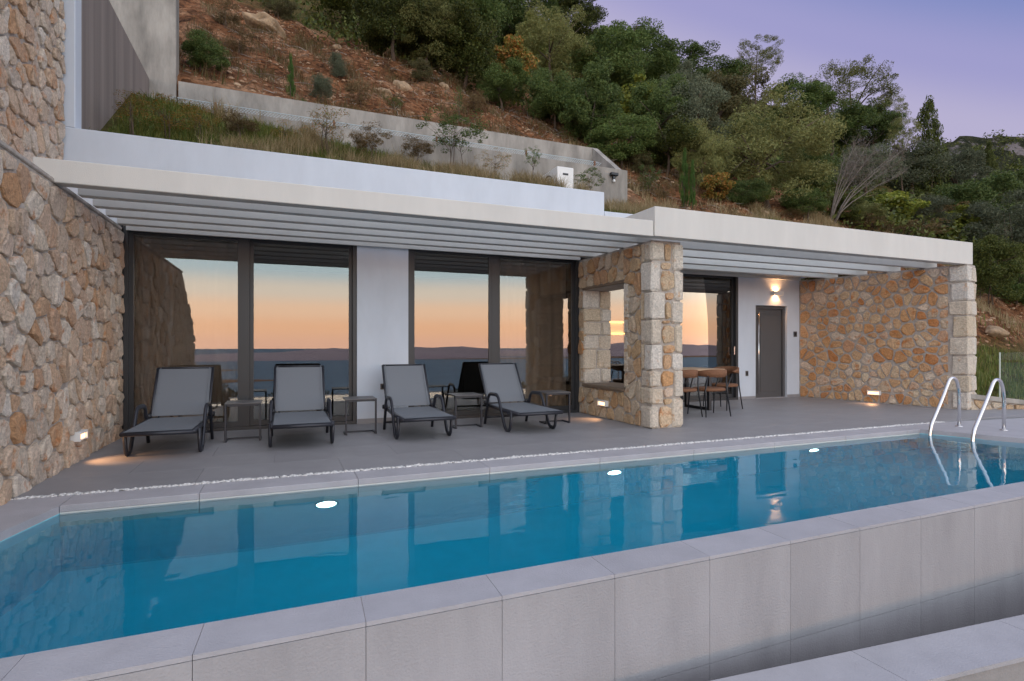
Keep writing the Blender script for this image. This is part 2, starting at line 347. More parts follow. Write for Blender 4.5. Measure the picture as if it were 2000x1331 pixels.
def grid_axis(stops):
    out = []
    for a, b, st in stops:
        n = max(1, int(round((b-a)/st))); out += [a+(b-a)*i/n for i in range(n)]
    out.append(stops[-1][1]); return out
def build_hill():
    xs = grid_axis([(-24, -4, 1.0), (-4, 16, .22), (16, 30, .5), (30, 60, 1.2), (60, 150, 4)])
    ys = grid_axis([(-8, 4, .8), (4, 8.45, .4), (8.45, 22, .22), (22, 34, .5), (34, 60, 1.2), (60, 130, 4)])
    nx, ny = len(xs), len(ys)
    vs = []; cov = []
    for y in ys:
        for x in xs:
            z = hz(x, y); vs.append((x, y, z))
            c = 0.0
            if x < 12.2 and y < CH_FRONT+.1: c = 1.0
            if x > 8 and y < 12: c = max(c, .9*smooth(.4, .0, z-1.0) if x > 12 else .8)
            if y > 22 or x > 24: c = max(c, smooth(20, 26, max(y, x)) * .8)
            cov.append(min(1, max(0, c + .35*mnoise.noise(Vector((x*.6, y*.6, 1))))) if c > 0 else 0.0)
    fs = []
    for j in range(ny-1):
        for i in range(nx-1):
            if ys[j] < 8.40 and xs[i] < 11.75: continue
            if xs[i] < -2.6 and ys[j] < 8.4: continue
            a = j*nx+i; fs.append((a, a+1, a+nx+1, a+nx))
    me = bpy.data.meshes.new('hillside'); me.from_pydata(vs, [], fs)
    at = me.attributes.new('cover', 'FLOAT', 'POINT'); at.data.foreach_set('value', cov)
    o = link_mesh('hillside', me, M['earth'], smooth=True); tag(o, kind='structure', label='red earth hillside rising behind the villa')
build_hill()

# slope, sea and far land on the seaward side (seen mirrored in the windows)
SEA = -250.0
def gz(y): return -1.75 if y > -3 else -1.75 + (SEA-3+1.75)*(1-math.exp((y+3)/370.0))
def seaward():
    m = mat('garden_earth', (.10, .085, .04), .95, var=.5, scale=.25, bump=.6, bscale=1.5, dist=.4)
    xs = grid_axis([(-3000, -300, 300), (-300, -100, 50), (-100, 100, 10), (100, 300, 50), (300, 3000, 300)]); ys = [2.0, 0, -3, -8, -16, -30, -50, -80, -120, -170, -230, -300, -420, -600, -900, -1300, -1900, -2600]
    vs = []; fs = []
    for y in ys:
        for x in xs:
            z = gz(y)
            if y < -6: z += 2.5*mnoise.noise(Vector((x*.02, y*.03, 4)))
            vs.append((x, y, z))
    nx = len(xs)
    for j in range(len(ys)-1):
        for i in range(nx-1): a = j*nx+i; fs.append((a, a+nx, a+nx+1, a+1))
    me = bpy.data.meshes.new('ground'); me.from_pydata(vs, [], fs); tag(link_mesh('ground', me, m, smooth=True), kind='structure')
    ms = mat('sea_water', (.20, .34, .46), .6, var=.15, scale=.004, spec=.08)
    MB().add([(-40000, 200, SEA), (40000, 200, SEA), (40000, -45000, SEA), (-40000, -45000, SEA)], [(0, 1, 2, 3)]).build('sea', ms); tag(bpy.data.objects['sea'], kind='structure')
    # low coastal land and headland
    def land(name, cx, cy, rx, ry, h, mt, seed, n=48, rings=7):
        vs = [(cx, cy, SEA+h)]; fs = []
        for k in range(1, rings+1):
            for i in range(n):
                t = 2*PI*i/n; rr = k/rings; w = 1+.28*mnoise.noise(Vector((math.cos(t)*1.7, math.sin(t)*1.7, seed)))
                x = cx+rx*rr*w*math.cos(t); y = cy+ry*rr*w*math.sin(t)
                z = SEA + h*(1-rr**1.5)*(1+.9*mnoise.noise(Vector((x/900, y/900, seed+5)))) - (3 if k == rings else 0)
                vs.append((x, y, z))
        for i in range(n): fs.append((0, 1+i, 1+(i+1) % n))
        for k in range(rings-1):
            for i in range(n): a = 1+k*n; fs.append((a+i, a+n+i, a+n+(i+1) % n, a+(i+1) % n))
        me = bpy.data.meshes.new(name); me.from_pydata(vs, [], fs); tag(link_mesh(name, me, mt, smooth=True), kind='structure')
    mc = mat('coast_land', (.36, .19, .09), .95, var=.5, scale=.01); mb = mat('hazed_hills', (.82, .66, .66), 1.0, var=.1, scale=.001)  # distance haze is put into the pale pinkish hill colour
    land('coast', -2600, -6300, 2600, 520, 16, mc, 1); land('coast', -900, -4300, 900, 260, 14, mc, 4); land('coast', -1900, -3300, 700, 220, 12, mc, 7)
    land('coast', 7000, -9800, 5200, 500, 22, mc, 9)
    for i, (cx, cy, rx, ry, h) in enumerate([(-6000, -12000, 6000, 2500, 190), (3000, -13500, 5000, 2000, 200), (9500, -13000, 5500, 2500, 290), (-14000, -13000, 5000, 2500, 270), (500, -10500, 3500, 800, 110)]):
        land('mountain', cx, cy, rx, ry, h, mb, 20+i, 64, 8)
seaward()

# ------------------------------------------------------------------ masonry
def clip_poly(poly, n, d):
    """keep points with n.p <= d"""
    out = []
    for i in range(len(poly)):
        a = poly[i]; b = poly[(i+1) % len(poly)]; fa = n[0]*a[0]+n[1]*a[1]-d; fb = n[0]*b[0]+n[1]*b[1]-d
        if fa <= 0: out.append(a)
        if (fa < 0 < fb) or (fb < 0 < fa):
            t = fa/(fa-fb); out.append((a[0]+(b[0]-a[0])*t, a[1]+(b[1]-a[1])*t))
    return out
def area(p): return .5*sum(p[i][0]*p[(i+1) % len(p)][1]-p[(i+1) % len(p)][0]*p[i][1] for i in range(len(p)))
def centroid(p):
    A = area(p) or 1e-9; cx = cy = 0
    for i in range(len(p)):
        a = p[i]; b = p[(i+1) % len(p)]; c = a[0]*b[1]-b[0]*a[1]; cx += (a[0]+b[0])*c; cy += (a[1]+b[1])*c
    return cx/(6*A), cy/(6*A)
def cells(dom, sw, sh, mortar, rnd, jit=.42, drop=.10, aniso=1.0):
    """irregular stone outlines filling the convex polygon dom, stones about sw x sh"""
    x0 = min(p[0] for p in dom); x1 = max(p[0] for p in dom); y0 = min(p[1] for p in dom); y1 = max(p[1] for p in dom)
    rows = max(1, round((y1-y0)/sh)); seeds = []
    for j in range(rows):
        k = max(1, round((x1-x0)/(sw*rnd.uniform(.75, 1.3)))); o = rnd.random()
        for i in range(-1, k+1):
            if rnd.random() < drop: continue
            px = x0+(i+.5+(o-.5)*.9+rnd.uniform(-jit, jit)*.8)*(x1-x0)/k; py = y0+(j+.5+rnd.uniform(-jit, jit))*(y1-y0)/rows
            seeds.append((px, py))
    def inside(p):
        for i in range(len(dom)):
            a = dom[i]; b = dom[(i+1) % len(dom)]
            if (b[0]-a[0])*(p[1]-a[1])-(b[1]-a[1])*(p[0]-a[0]) < -1e-9: return False
        return True
    seeds = [s for s in seeds if inside(s)]; out = []
    for i, s in enumerate(seeds):
        nb = sorted((q for q in seeds if q is not s), key=lambda q: (q[0]-s[0])**2+(q[1]-s[1])**2)[:18]
        poly = list(dom)
        for k in range(len(dom)):      # inset from the edge of the wall
            a = dom[k]; b = dom[(k+1) % len(dom)]; dx, dy = b[0]-a[0], b[1]-a[1]; l = math.hypot(dx, dy); n = (dy/l, -dx/l)
            poly = clip_poly(poly, n, n[0]*a[0]+n[1]*a[1]-mortar*.4)
        for q in nb:
            dx, dy = q[0]-s[0], q[1]-s[1]; l = math.hypot(dx, dy)
            if l < 1e-6: continue
            n = (dx/l, dy/l); poly = clip_poly(poly, n, n[0]*s[0]+n[1]*s[1]+l/2-mortar/2)
            if len(poly) < 3: break
        if len(poly) >= 3 and area(poly) > .0012: out.append(poly)
    return out
def resample(p, n, cut=.22):
    q = []
    for i in range(len(p)):
        a = p[i]; b = p[(i+1) % len(p)]; q += [(a[0]*(1-cut)+b[0]*cut, a[1]*(1-cut)+b[1]*cut), (a[0]*cut+b[0]*(1-cut), a[1]*cut+b[1]*(1-cut))]
    ls = [math.dist(q[i], q[(i+1) % len(q)]) for i in range(len(q))]; T = sum(ls); out = []; i = 0; acc = 0
    for k in range(n):
        t = T*k/n
        while acc+ls[i] < t and i < len(q)-1: acc += ls[i]; i += 1
        f = (t-acc)/(ls[i] or 1); a = q[i]; b = q[(i+1) % len(q)]; out.append((a[0]+(b[0]-a[0])*f, a[1]+(b[1]-a[1])*f))
    return out
def lay_stones(parent, polys, O, S, Nn, mt, proud, rnd, n=9, wob=.05, name='stone', cut=.10, top=.84, join=None):
    """one mesh object per stone; (s, h) wall coordinates, O origin, S along the wall, Nn outward"""
    O = Vector(O); S = Vector(S).normalized(); Nn = Vector(Nn).normalized(); Z = Vector((0, 0, 1))
    for p in polys:
        c = centroid(p); q = resample(p, n, cut); h = proud*rnd.uniform(.6, 1.35); tilt = (rnd.uniform(-.25, .25)*h, rnd.uniform(-.25, .25)*h)
        size = math.sqrt(abs(area(p))); vs = []; fs = []
        for (sc, d, w) in ((1.0, -.03, .0), (.972, .72, wob*.4), (top, 1.0, wob)):
            for (px, py) in q:
                k = sc+rnd.uniform(-w, w); dx, dy = (px-c[0])*k, (py-c[1])*k
                dd = -.03 if d < 0 else h*d*(1+rnd.uniform(-.3, .3)) + (tilt[0]*dx+tilt[1]*dy)/size
                vs.append(S*dx+Z*dy+Nn*dd)
        vs.append(Nn*h*rnd.uniform(.75, 1.2))
        for r_ in range(2):
            for k in range(n): a = r_*n; fs.append((a+k, a+(k+1) % n, a+n+(k+1) % n, a+n+k))
        for k in range(n): fs.append((2*n+k, 2*n+(k+1) % n, 3*n))
        if S.cross(Z).dot(Nn) < 0: fs = [f[::-1] for f in fs]
        me = bpy.data.meshes.new(name); me.from_pydata([v[:] for v in vs], [], fs)
        if join is not None:
            join.add([v+O+S*c[0]+Z*c[1] for v in vs], fs); continue
        link_mesh(name, me, mt, parent, O+S*c[0]+Z*c[1])
def block(parent, a, b, mt, rnd, frame=None, bev=.018, name='stone'):
    """a squared block with worn arrises; frame = 4x4 placing local axes"""
    c = Vector([(a[i]+b[i])/2 for i in range(3)]); mb = MB().box([a[i]-c[i] for i in range(3)], [b[i]-c[i] for i in range(3)], bev)
    mb.v = [tuple(v[i]+rnd.uniform(-.011, .011) for i in range(3)) for v in mb.v]
    if frame is not None:
        r3 = frame.to_3x3(); mb.v = [tuple(r3 @ Vector(v)) for v in mb.v]; c = frame @ c
    return mb.build(name, mt, parent, c)

# left garden wall: x = -1.9, runs from the house out past the pool, its seaward end raked
rs = random.Random(21)
XL, YF = -1.90, 8.35
lw = MB()
prof = [(2.4, -1.8), (8.38, -1.8), (8.38, 2.60), (4.0, 2.60), (2.55, 1.45), (2.4, .4)]
vs = [(XL-.02, y, z) for y, z in prof] + [(XL-.55, y, z) for y, z in prof]; n = len(prof)
lw.add(vs, [tuple(range(n-1, -1, -1)), tuple(range(n, 2*n))] + [(i, (i+1) % n, (i+1) % n+n, i+n) for i in range(n)])
wallL = lw.build('stone_wall', M['mortar']); tag(wallL, 'tall rough rubble stone wall left of the loungers and pool', 'wall', 'stone walls')
dom = [(2.4, -.02), (8.36, -.02), (8.36, 2.58), (4.02, 2.58), (2.57, 1.45), (2.42, .4)]
pl = cells(dom, .185, .195, .018, rs, .44, .12)
near_ = [p for p in pl if centroid(p)[0] > 5.0]; rest = MB()
lay_stones(wallL, near_, (XL-.02, 0, 0), (0, 1, 0), (1, 0, 0), M['stone_rubble'], .030, rs, n=9, wob=.10, cut=.10)
lay_stones(wallL, [p for p in pl if centroid(p)[0] <= 5.0], (XL-.02, 0, 0), (0, 1, 0), (1, 0, 0), M['stone_rubble'], .030, rs, n=9, wob=.10, cut=.10, join=rest)
tag(rest.build('stonework', M['stone_rubble_far'], wallL), kind='stuff')
MB().box((XL-.57, 4.01, 2.60), (XL-.004, 8.32, 2.645), .010).build('coping', M['mortar_pale'], wallL)

# upper garden wall set back above it, with a white plastered end pier
XU = -2.50
wallU = MB().box((XU-.5, 4.0, 2.648), (XU-.02, 8.33, 8.2)).build('stone_wall', M['mortar']); tag(wallU, 'upper rubble stone wall rising out of frame beside the white pier', 'wall', 'stone walls')
lay_stones(wallU, cells([(6.3, 2.62), (8.32, 2.62), (8.32, 6.8), (6.3, 6.8)], .19, .205, .020, rs, .44, .12), (XU-.02, 0, 0), (0, 1, 0), (1, 0, 0), M['stone_rubble'], .030, rs, n=9, wob=.10, cut=.10)
rest = MB()
lay_stones(wallU, cells([(4.02, 2.67), (6.29, 2.67), (6.29, 6.8), (4.02, 6.8)], .20, .22, .020, rs, .44, .12), (XU-.02, 0, 0), (0, 1, 0), (1, 0, 0), M['stone_rubble'], .030, rs, join=rest)
lay_stones(wallU, cells([(XU-.5, 2.67), (XU-.03, 2.67), (XU-.03, 6.8), (XU-.5, 6.8)], .18, .22, .020, rs, .40, .05), (0, 4.0, 0), (1, 0, 0), (0, -1, 0), M['stone_rubble'], .030, rs, join=rest)
tag(rest.build('stonework', M['stone_rubble_far'], wallU), kind='stuff')
pier = MB().box((XU-.3, 8.362, 3.832), (-2.40, 8.60, 8.6), .01).build('plaster_pier', M['white']); tag(pier, 'narrow white plastered pier between upper stone wall and concrete', 'pier')

# right splayed wall under the canopy
A = Vector((10.655, 9.05, 0)); B = Vector((11.24, 6.06, 0)); Sd = (B-A).normalized(); Nr = Vector((-Sd.y, Sd.x, 0)); Nr = Nr if Nr.x < 0 else -Nr
LR = (B-A).length
# local frame: x along the wall toward the pool, y into the wall (away from the terrace)
FR = Matrix.Translation(A) @ Matrix(((Sd.x, -Nr.x, 0, 0), (Sd.y, -Nr.y, 0, 0), (0, 0, 1, 0), (0, 0, 0, 1)))
wr = MB().box((0, .02, -.1), (LR, .40, 2.60)); wr.v = [tuple(FR @ Vector(v)) for v in wr.v]
wallR = wr.build('stone_wall', M['mortar_pale']); tag(wallR, 'ochre stone wall closing the right end of the covered terrace', 'wall', 'stone walls')
lay_stones(wallR, cells([(0.02, 0), (LR-.27, 0), (LR-.27, 2.58), (0.02, 2.58)], .19, .165, .026, rs, .44, .16), A+(-Nr)*.02, Sd, Nr, M['stone_round'], .022, rs, wob=.07, cut=.12)
z = 0.0; k = 0
while z < 2.55:
    h = min(rs.uniform(.24, .42), 2.58-z); h = 2.58-z if 2.58-z-h < .14 else h
    l = rs.uniform(.24, .30) if k % 2 else rs.uniform(.17, .24); w = rs.uniform(.16, .22) if k % 2 else rs.uniform(.22, .28)
    block(wallR, (LR-l, -.012, z+.012), (LR+.025, w, z+h-.012), M['stone_block'], rs, FR)
    block(wallR, (LR-.12, w+.02, z+.012), (LR+.02, .41, z+h-.012), M['stone_block'], rs, FR)
    if l < .28: pass
    z += h; k += 1

# middle wall with its window opening and front pier
XM0, XM1, YM = 4.65, 5.17, 6.30
OP = (6.98, 8.15, .52, 2.08)         # opening y0,y1,z0,z1
wm = MB().box((XM0+.02, YM+.02, -.1), (XM1-.02, OP[0], 2.60)).box((XM0+.02, OP[1]+.02, -.1), (XM1-.02, 8.36, 2.6)).box((XM0+.02, OP[0], -.1), (XM1-.02, OP[1]+.02, OP[2]-.05)).box((XM0+.02, OP[0], OP[3]), (XM1-.02, OP[1]+.02, 2.60))
wallM = wm.build('stone_wall', M['mortar_pale']); tag(wallM, 'pale stone pier and wall with a window opening between the two terraces', 'wall', 'stone walls')
qd = .26
for dom, sw, sh in (([(YM+qd, 0), (OP[0], 0), (OP[0], 2.58), (YM+qd, 2.58)], .20, .20), ([(OP[0], 0), (8.34, 0), (8.34, OP[2]-.06), (OP[0], OP[2]-.06)], .19, .19),
                    ([(OP[0], OP[3]+.02), (8.34, OP[3]+.02), (8.34, 2.58), (OP[0], 2.58)], .21, .24), ([(OP[1]+.01, OP[2]), (8.34, OP[2]), (8.34, OP[3]), (OP[1]+.01, OP[3])], .19, .22)):
    lay_stones(wallM, cells(dom, sw, sh, .020, rs, .33, .05), (XM0+.02, 0, 0), (0, 1, 0), (-1, 0, 0), M['stone_mid'], .03, rs, wob=.04)
    lay_stones(wallM, cells(dom, sw*1.2, sh*1.2, .020, rs, .33, .05), (XM1-.02, 0, 0), (0, 1, 0), (1, 0, 0), M['stone_mid'], .03, rs, wob=.04)
# jambs: squared stones
z = OP[2]
while z < OP[3]-.05:
    h = min(rs.uniform(.20, .34), OP[3]-z); h = OP[3]-z if OP[3]-z-h < .12 else h; s = XM0 + rs.uniform(.18, .34)
    block(wallM, (XM0-.004, OP[1], z+.008), (s-.010, OP[1]+.12, z+h-.008), M['stone_block'], rs)
    if rs.random() < .5 and h > .24:
        block(wallM, (s+.010, OP[1]+.002, z+.008), (XM1+.004, OP[1]+.12, z+h*.55-.008), M['stone_mid'], rs)
        block(wallM, (s+.010, OP[1]+.002, z+h*.55+.008), (XM1+.004, OP[1]+.12, z+h-.008), M['stone_block'], rs)
    else: block(wallM, (s+.010, OP[1]+.002, z+.008), (XM1+.004, OP[1]+.12, z+h-.008), M['stone_block'], rs)
    block(wallM, (XM0-.004, OP[0]-.12, z+.008), (XM1+.004, OP[0], z+h-.008), M['stone_block'], rs)
    z += h
# front pier: squared corner stones laid to uneven courses, small fillers between
def courses(lo, hi, z1=2.58):
    z = 0.0; out = []
    while z < z1-.01:
        h = min(rs.uniform(lo, hi), z1-z); h = z1-z if z1-z-h < .12 else h; out.append((z, z+h)); z += h
    return out
aw = [(z0, z1, XM0+(rs.uniform(.18, .25) if k % 2 else rs.uniform(.12, .17)), k) for k, (z0, z1) in enumerate(courses(.22, .42))]
bw = [(z0, z1, XM1-(rs.uniform(.11, .15) if k % 2 else rs.uniform(.16, .22)), k) for k, (z0, z1) in enumerate(courses(.20, .44))]
for z0, z1, a, k in aw:
    block(wallM, (XM0-.012, YM-.012, z0+.010), (a-.010, YM+(qd-.02 if k % 2 == 0 else qd-.09), z1-.010), M['stone_block'], rs, bev=.022)
    if k % 2: block(wallM, (XM0-.006, YM+qd-.07, z0+.010), (XM0+.1, YM+qd-.012, z1-.010), M['stone_mid'], rs, bev=.012)
for z0, z1, b, k in bw: block(wallM, (b+.010, YM-.010, z0+.010), (XM1+.012, YM+.28, z1-.010), M['stone_block'], rs, bev=.022)
cuts = sorted(set([c for w in aw for c in w[:2]] + [c for w in bw for c in w[:2]]))
mid = []
for z0, z1 in zip(cuts[:-1], cuts[1:]):
    a = [w[2] for w in aw if w[0] <= (z0+z1)/2 <= w[1]][0]; b = [w[2] for w in bw if w[0] <= (z0+z1)/2 <= w[1]][0]
    if b-a > .06: mid.append((z0, z1, a, b))
for z0, z1, a, b in mid:
    if z1-z0 > .05: lay_stones(wallM, [[(a+.01, z0+.008), (b-.01, z0+.008+rs.uniform(0, .015)), (b-.01, z1-.008), (a+.01, z1-.008-rs.uniform(0, .015))]], (0, YM+.02, 0), (1, 0, 0), (0, -1, 0), M['stone_round'] if rs.random() < .6 else M['stone_mid'], .03, rs, wob=.05, cut=.14)
MB().box((XM0-.05, OP[0]-.03, OP[2]-.052), (XM1+.05, OP[1]-.003, OP[2]-.002), .008).build('sill', M['sillwood'], wallM)
MB().box((XM0-.005, OP[0]-.08, OP[3]+.001), (XM1+.005, OP[1]+.06, OP[3]+.05), .006).build('lintel', M['sillwood'], wallM)

# ------------------------------------------------------------------ villa
villa = empty('villa', (0, YF, 0)); tag(villa, 'low white flat-roofed villa with tall sliding windows and grey door', 'house')
def vpart(mb, name, mt, parent=None, smooth=False):
    p = parent or villa
    off = Vector((0, YF, 0)); mb.v = [tuple(Vector(v)-off) for v in mb.v]
    return mb.build(name, mt, p, smooth=smooth)
W1, W2 = (-1.90, .968), (1.719, 4.665); HEAD = 2.68
YR = 9.05
vpart(MB().box((W1[1], YF-.02, .0), (W2[0], YF+.22, HEAD)), 'wall_panel', M['white'])
vpart(MB().box((-2.54, YF, HEAD), (5.165, YF+.25, 3.83), .008), 'parapet', M['white'])
vpart(MB().box((5.17, YF, 2.80), (11.2, YF+.2, 3.50), .008), 'parapet', M['white'])
vpart(MB().box((8.895, YR, 0), (9.38, YR+.25, HEAD)).box((10.296, YR, 0), (10.70, YR+.25, HEAD)).box((9.38, YR, 2.02), (10.296, YR+.25, HEAD)), 'wall_panel', M['white'])
vpart(MB().box((5.17, YR, HEAD), (10.9, YR+.25, 3.3)), 'wall_panel', M['white'])
vpart(MB().box((W1[1]+.003, YF-.03, 0), (W2[0]-.003, YF-.021, .075)), 'skirting', M['deck'])
vpart(MB().box((8.9, YR-.010, 0), (9.375, YR-.001, .06)), 'skirting', M['deck'])
vpart(MB().box((10.30, YR-.010, 0), (10.65, YR-.001, .06)), 'skirting', M['deck'])
vpart(MB().box((-2.5, YF+.26, 2.72), (11.0, 13.2, 2.80)), 'ceiling', M['ceiling'])
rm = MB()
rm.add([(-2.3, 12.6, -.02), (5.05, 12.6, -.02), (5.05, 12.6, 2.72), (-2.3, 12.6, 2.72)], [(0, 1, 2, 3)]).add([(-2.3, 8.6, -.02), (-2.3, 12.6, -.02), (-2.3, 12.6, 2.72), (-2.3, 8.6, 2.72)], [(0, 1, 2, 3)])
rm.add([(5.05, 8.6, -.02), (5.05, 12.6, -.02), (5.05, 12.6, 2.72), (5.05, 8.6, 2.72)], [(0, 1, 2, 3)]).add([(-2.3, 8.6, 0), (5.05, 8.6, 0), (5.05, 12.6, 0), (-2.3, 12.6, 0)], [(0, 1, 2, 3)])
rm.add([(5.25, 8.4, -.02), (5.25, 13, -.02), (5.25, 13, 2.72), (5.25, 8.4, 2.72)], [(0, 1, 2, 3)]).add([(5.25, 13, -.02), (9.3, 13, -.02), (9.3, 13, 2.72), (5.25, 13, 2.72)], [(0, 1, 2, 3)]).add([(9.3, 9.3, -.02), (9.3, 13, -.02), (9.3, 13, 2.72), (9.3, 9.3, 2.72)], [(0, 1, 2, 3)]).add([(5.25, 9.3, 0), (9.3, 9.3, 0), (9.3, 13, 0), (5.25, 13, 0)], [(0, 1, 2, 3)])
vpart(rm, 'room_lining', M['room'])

def window(x0, x1, yf, mull, labels, handle=None, head=HEAD):
    w = empty('sliding_window', (0, 0, 0), parent=villa)
    f = MB().box((x0, yf, .0), (x0+.055, yf+.14, head)).box((x1-.055, yf, .0), (x1, yf+.14, head)).box((x0+.055, yf, head-.06), (x1-.055, yf+.14, head)).box((x0+.055, yf, .0), (x1-.055, yf+.14, .045))
    vpart(f, 'outer_frame', M['frame'], w)
    edges = [x0+.055] + [m for mm in mull for m in mm] + [x1-.055]
    for k in range(0, len(edges), 2):
        a, b = edges[k], edges[k+1]; yo = yf+(.03 if (k//2) % 2 == 0 else .075)
        s = .05
        sf = MB().box((a, yo, .046), (a+s, yo+.04, head-.061)).box((b-s, yo, .046), (b, yo+.04, head-.061)).box((a+s, yo, head-.061-s), (b-s, yo+.04, head-.061)).box((a+s, yo, .046), (b-s, yo+.04, .046+.07))
        vpart(sf, 'sash', M['frame'], w)
        vpart(MB().box((a+s, yo+.016, .116), (b-s, yo+.024, head-.111)), 'pane', M['glass'], w)
    for (a, b) in mull:
        vpart(MB().box((a, yf+.025, .046), (b, yf+.12, head-.061)), 'mullion', M['frame'], w)
    if handle is not None:
        vpart(MB().box((handle, yf+.008, .95), (handle+.022, yf+.029, 1.13), .004), 'handle', M['steel'], w)
    return w
window(W1[0], W1[1], YF, [(-.549, -.455)], None, .915)
window(W2[0], W2[1], YF, [(3.081, 3.187)], None)
window(5.20, 8.895, YR, [(6.95, 7.05)], None, 8.80)
# curtains
def curtain(x0, x1, y, label, z1=2.6):
    n = int((x1-x0)/.022); vs = []; fs = []
    for i in range(n+1):
        x = x0+(x1-x0)*i/n; yy = y+.035*math.sin(i*.55+.6*math.sin(i*.11))
        vs += [(x, yy, .03), (x, yy, z1), (x, yy+.004, .03), (x, yy+.004, z1)]
    for i in range(n):
        a = 4*i; fs += [(a, a+4, a+5, a+1), (a+2, a+3, a+7, a+6)]
    o = MB().add(vs, fs).build('curtain', M['curtain'], smooth=True); tag(o, label, 'curtain', 'curtains behind the sliding windows')
curtain(-1.85, -.52, 8.72, 'pleated curtain behind the leftmost window pane beside the rubble wall')
curtain(3.3, 4.62, 8.72, 'pleated curtain behind the window pane beside the stone opening')

# door
dr = empty('door', (0, 0, 0), parent=villa)
vpart(MB().box((9.385, YR+.05, 0.0), (9.45, YR+.15, 2.015)).box((10.226, YR+.05, 0), (10.291, YR+.15, 2.015)).box((9.45, YR+.05, 1.95), (10.226, YR+.15, 2.015)), 'door_frame', M['door'], dr)
vpart(MB().box((9.455, YR+.085, .012), (10.221, YR+.13, 1.945), .004), 'door_leaf', M['door'], dr)
vpart(MB().box((9.60, YR+.075, .14), (10.10, YR+.0845, 1.82), .003), 'door_panel', M['door'], dr)
vpart(MB().tube([(9.50, YR+.03, .10), (9.50, YR+.03, 1.86)], .014, 10).tube([(9.50, YR+.03, .22), (9.50, YR+.09, .22)], .009, 8).tube([(9.50, YR+.03, 1.70), (9.50, YR+.09, 1.70)], .009, 8), 'handle', M['steel'], dr, True)
vpart(MB().box((9.385, YR-.02, 0), (10.291, YR+.2, .010)), 'threshold', M['tile'], dr)

# canopies: a fascia and cross beams carried between the walls
def canopy(label, x0, x1, yf, zb, zt, ys, th, fx=None, hb=.19):
    c = empty('canopy', (x0, yf, zb)); tag(c, label, 'canopy', 'slatted canopies')
    off = Vector((x0, yf, zb))
    def pt(mb, name, mt):
        mb.v = [tuple(Vector(v)-off) for v in mb.v]; return mb.build(name, mt, c)
    f0, f1 = fx or (x0, x1)
    pt(MB().box((f0, yf, zb), (f1, yf+th, zt), .006), 'fascia', M['cream'])
    for i, (y, a, b) in enumerate(ys): pt(MB().box((a, y, zb+.004), (b, y+.115, zb+hb), .005), 'beam', M['beam'])
    return c, pt
c1, p1 = canopy('long left canopy of pale beams over the loungers', -2.05, 4.66, 6.10, 2.602, 2.81, [(y, -1.86, 4.85) for y in (6.55, 7.0, 7.45, 7.9)], .15, fx=(-2.06, 4.535))
p1(MB().box((-1.86, 8.30, 2.606), (4.66, 8.345, 2.79)), 'beam', M['beam'])
c2, p2 = canopy('thicker right canopy of pale beams over the dining corner', 4.54, 11.46, 6.08, 2.604, 3.0, [(y, 4.86, 11.05+(9.05-y)*.1957) for y in (6.70, 7.30, 7.90, 8.48)], .16)
p2(MB().box((4.54, 6.242, 2.79), (4.70, 8.34, 2.999), .005), 'side_beam', M['cream'])
p2(MB().prism([(10.66, 9.03), (11.235, 6.245), (11.45, 6.245), (11.05, 9.03)], 2.81, 2.999), 'side_beam', M['cream'])
p2(MB().box((5.2, 8.98, 2.60), (10.64, 9.04, 2.78)), 'beam', M['beam'])

# ------------------------------------------------------------------ deck and pool
ZW = -.06
def ynear(x): return 2.72 + (x+1.01)*.0142          # inner edge of the seaward coping
PR0, PR1 = (8.05, 4.92), (9.15, 2.08)                # splayed right end of the pool
def xr(y): return PR0[0] + (PR0[1]-y)*.386
PL0 = (-1.50, 4.90)
def xl(y): return -1.50 - (4.90-y)*.22
GY0, GY1 = 5.215, 5.285                              # pebble gutter
dk = MB().box((-1.93, GY1, -.30), (10.2, 9.4, 0)).prism([(10.2, GY1), (14.5, GY1-.6), (13.2, 9.2), (10.2, 9.4)], -.30, -.0005)
dk.box((-1.93, GY0, -.30), (9.2, GY1, -.018))
dk.prism([(9.2, GY0), (14.5, GY0-.6), (14.5, GY1-.6), (9.2, GY1)], -.30, -.001)
deck = dk.build('deck', M['deck']); tag(deck, kind='structure', label='grey tiled terrace between villa and pool')
deck.location = (0, 0, -.006)
tm = None; ty = GY1+.002
for j in range(7):
    for i in range(11):
        x0 = -1.9 + 1.2*i - (.6 if j % 2 else 0)
        if x0 > 10.4 or ty > 9.0: continue
        if tm is None:
            o = MB().box((.001, .001, -.004), (1.199, .599, .006), .0015).build('deck_tile', M['deck_tile'], deck, (x0, ty, 0)); tm = o.data
        else: o = link_mesh('deck_tile', tm, None, deck, (x0, ty, 0))
    ty += .6
pool = empty('pool', (3, 3.9, 0)); tag(pool, 'long infinity pool with grey tiled rim in front of the terrace', 'pool')
po = Vector((3, 3.9, 0))
def ppart(mb, name, mt, smooth=False):
    mb.v = [tuple(Vector(v)-po) for v in mb.v]; return mb.build(name, mt, pool, smooth=smooth)
# basin
DEEP = -1.35
yn = ynear
ba = MB()
c4 = [(xl(2.7), yn(xl(2.7))), (xr(2.85), yn(xr(2.85))), (xr(4.93), 4.93), (xl(4.93), 4.93)]
ba.add([(x, y, DEEP) for x, y in c4] + [(x, y, -.062 if i < 2 else -.055) for i, (x, y) in enumerate(c4)], [(0, 1, 2, 3), (0, 4, 5, 1), (1, 5, 6, 2), (2, 6, 7, 3), (3, 7, 4, 0)])
ppart(ba, 'basin', mat('tinted_basin', (.33, .74, .82), .5, var=.06, scale=3))  # turquoise brightened in the tile colour to stand for underwater light and water tint
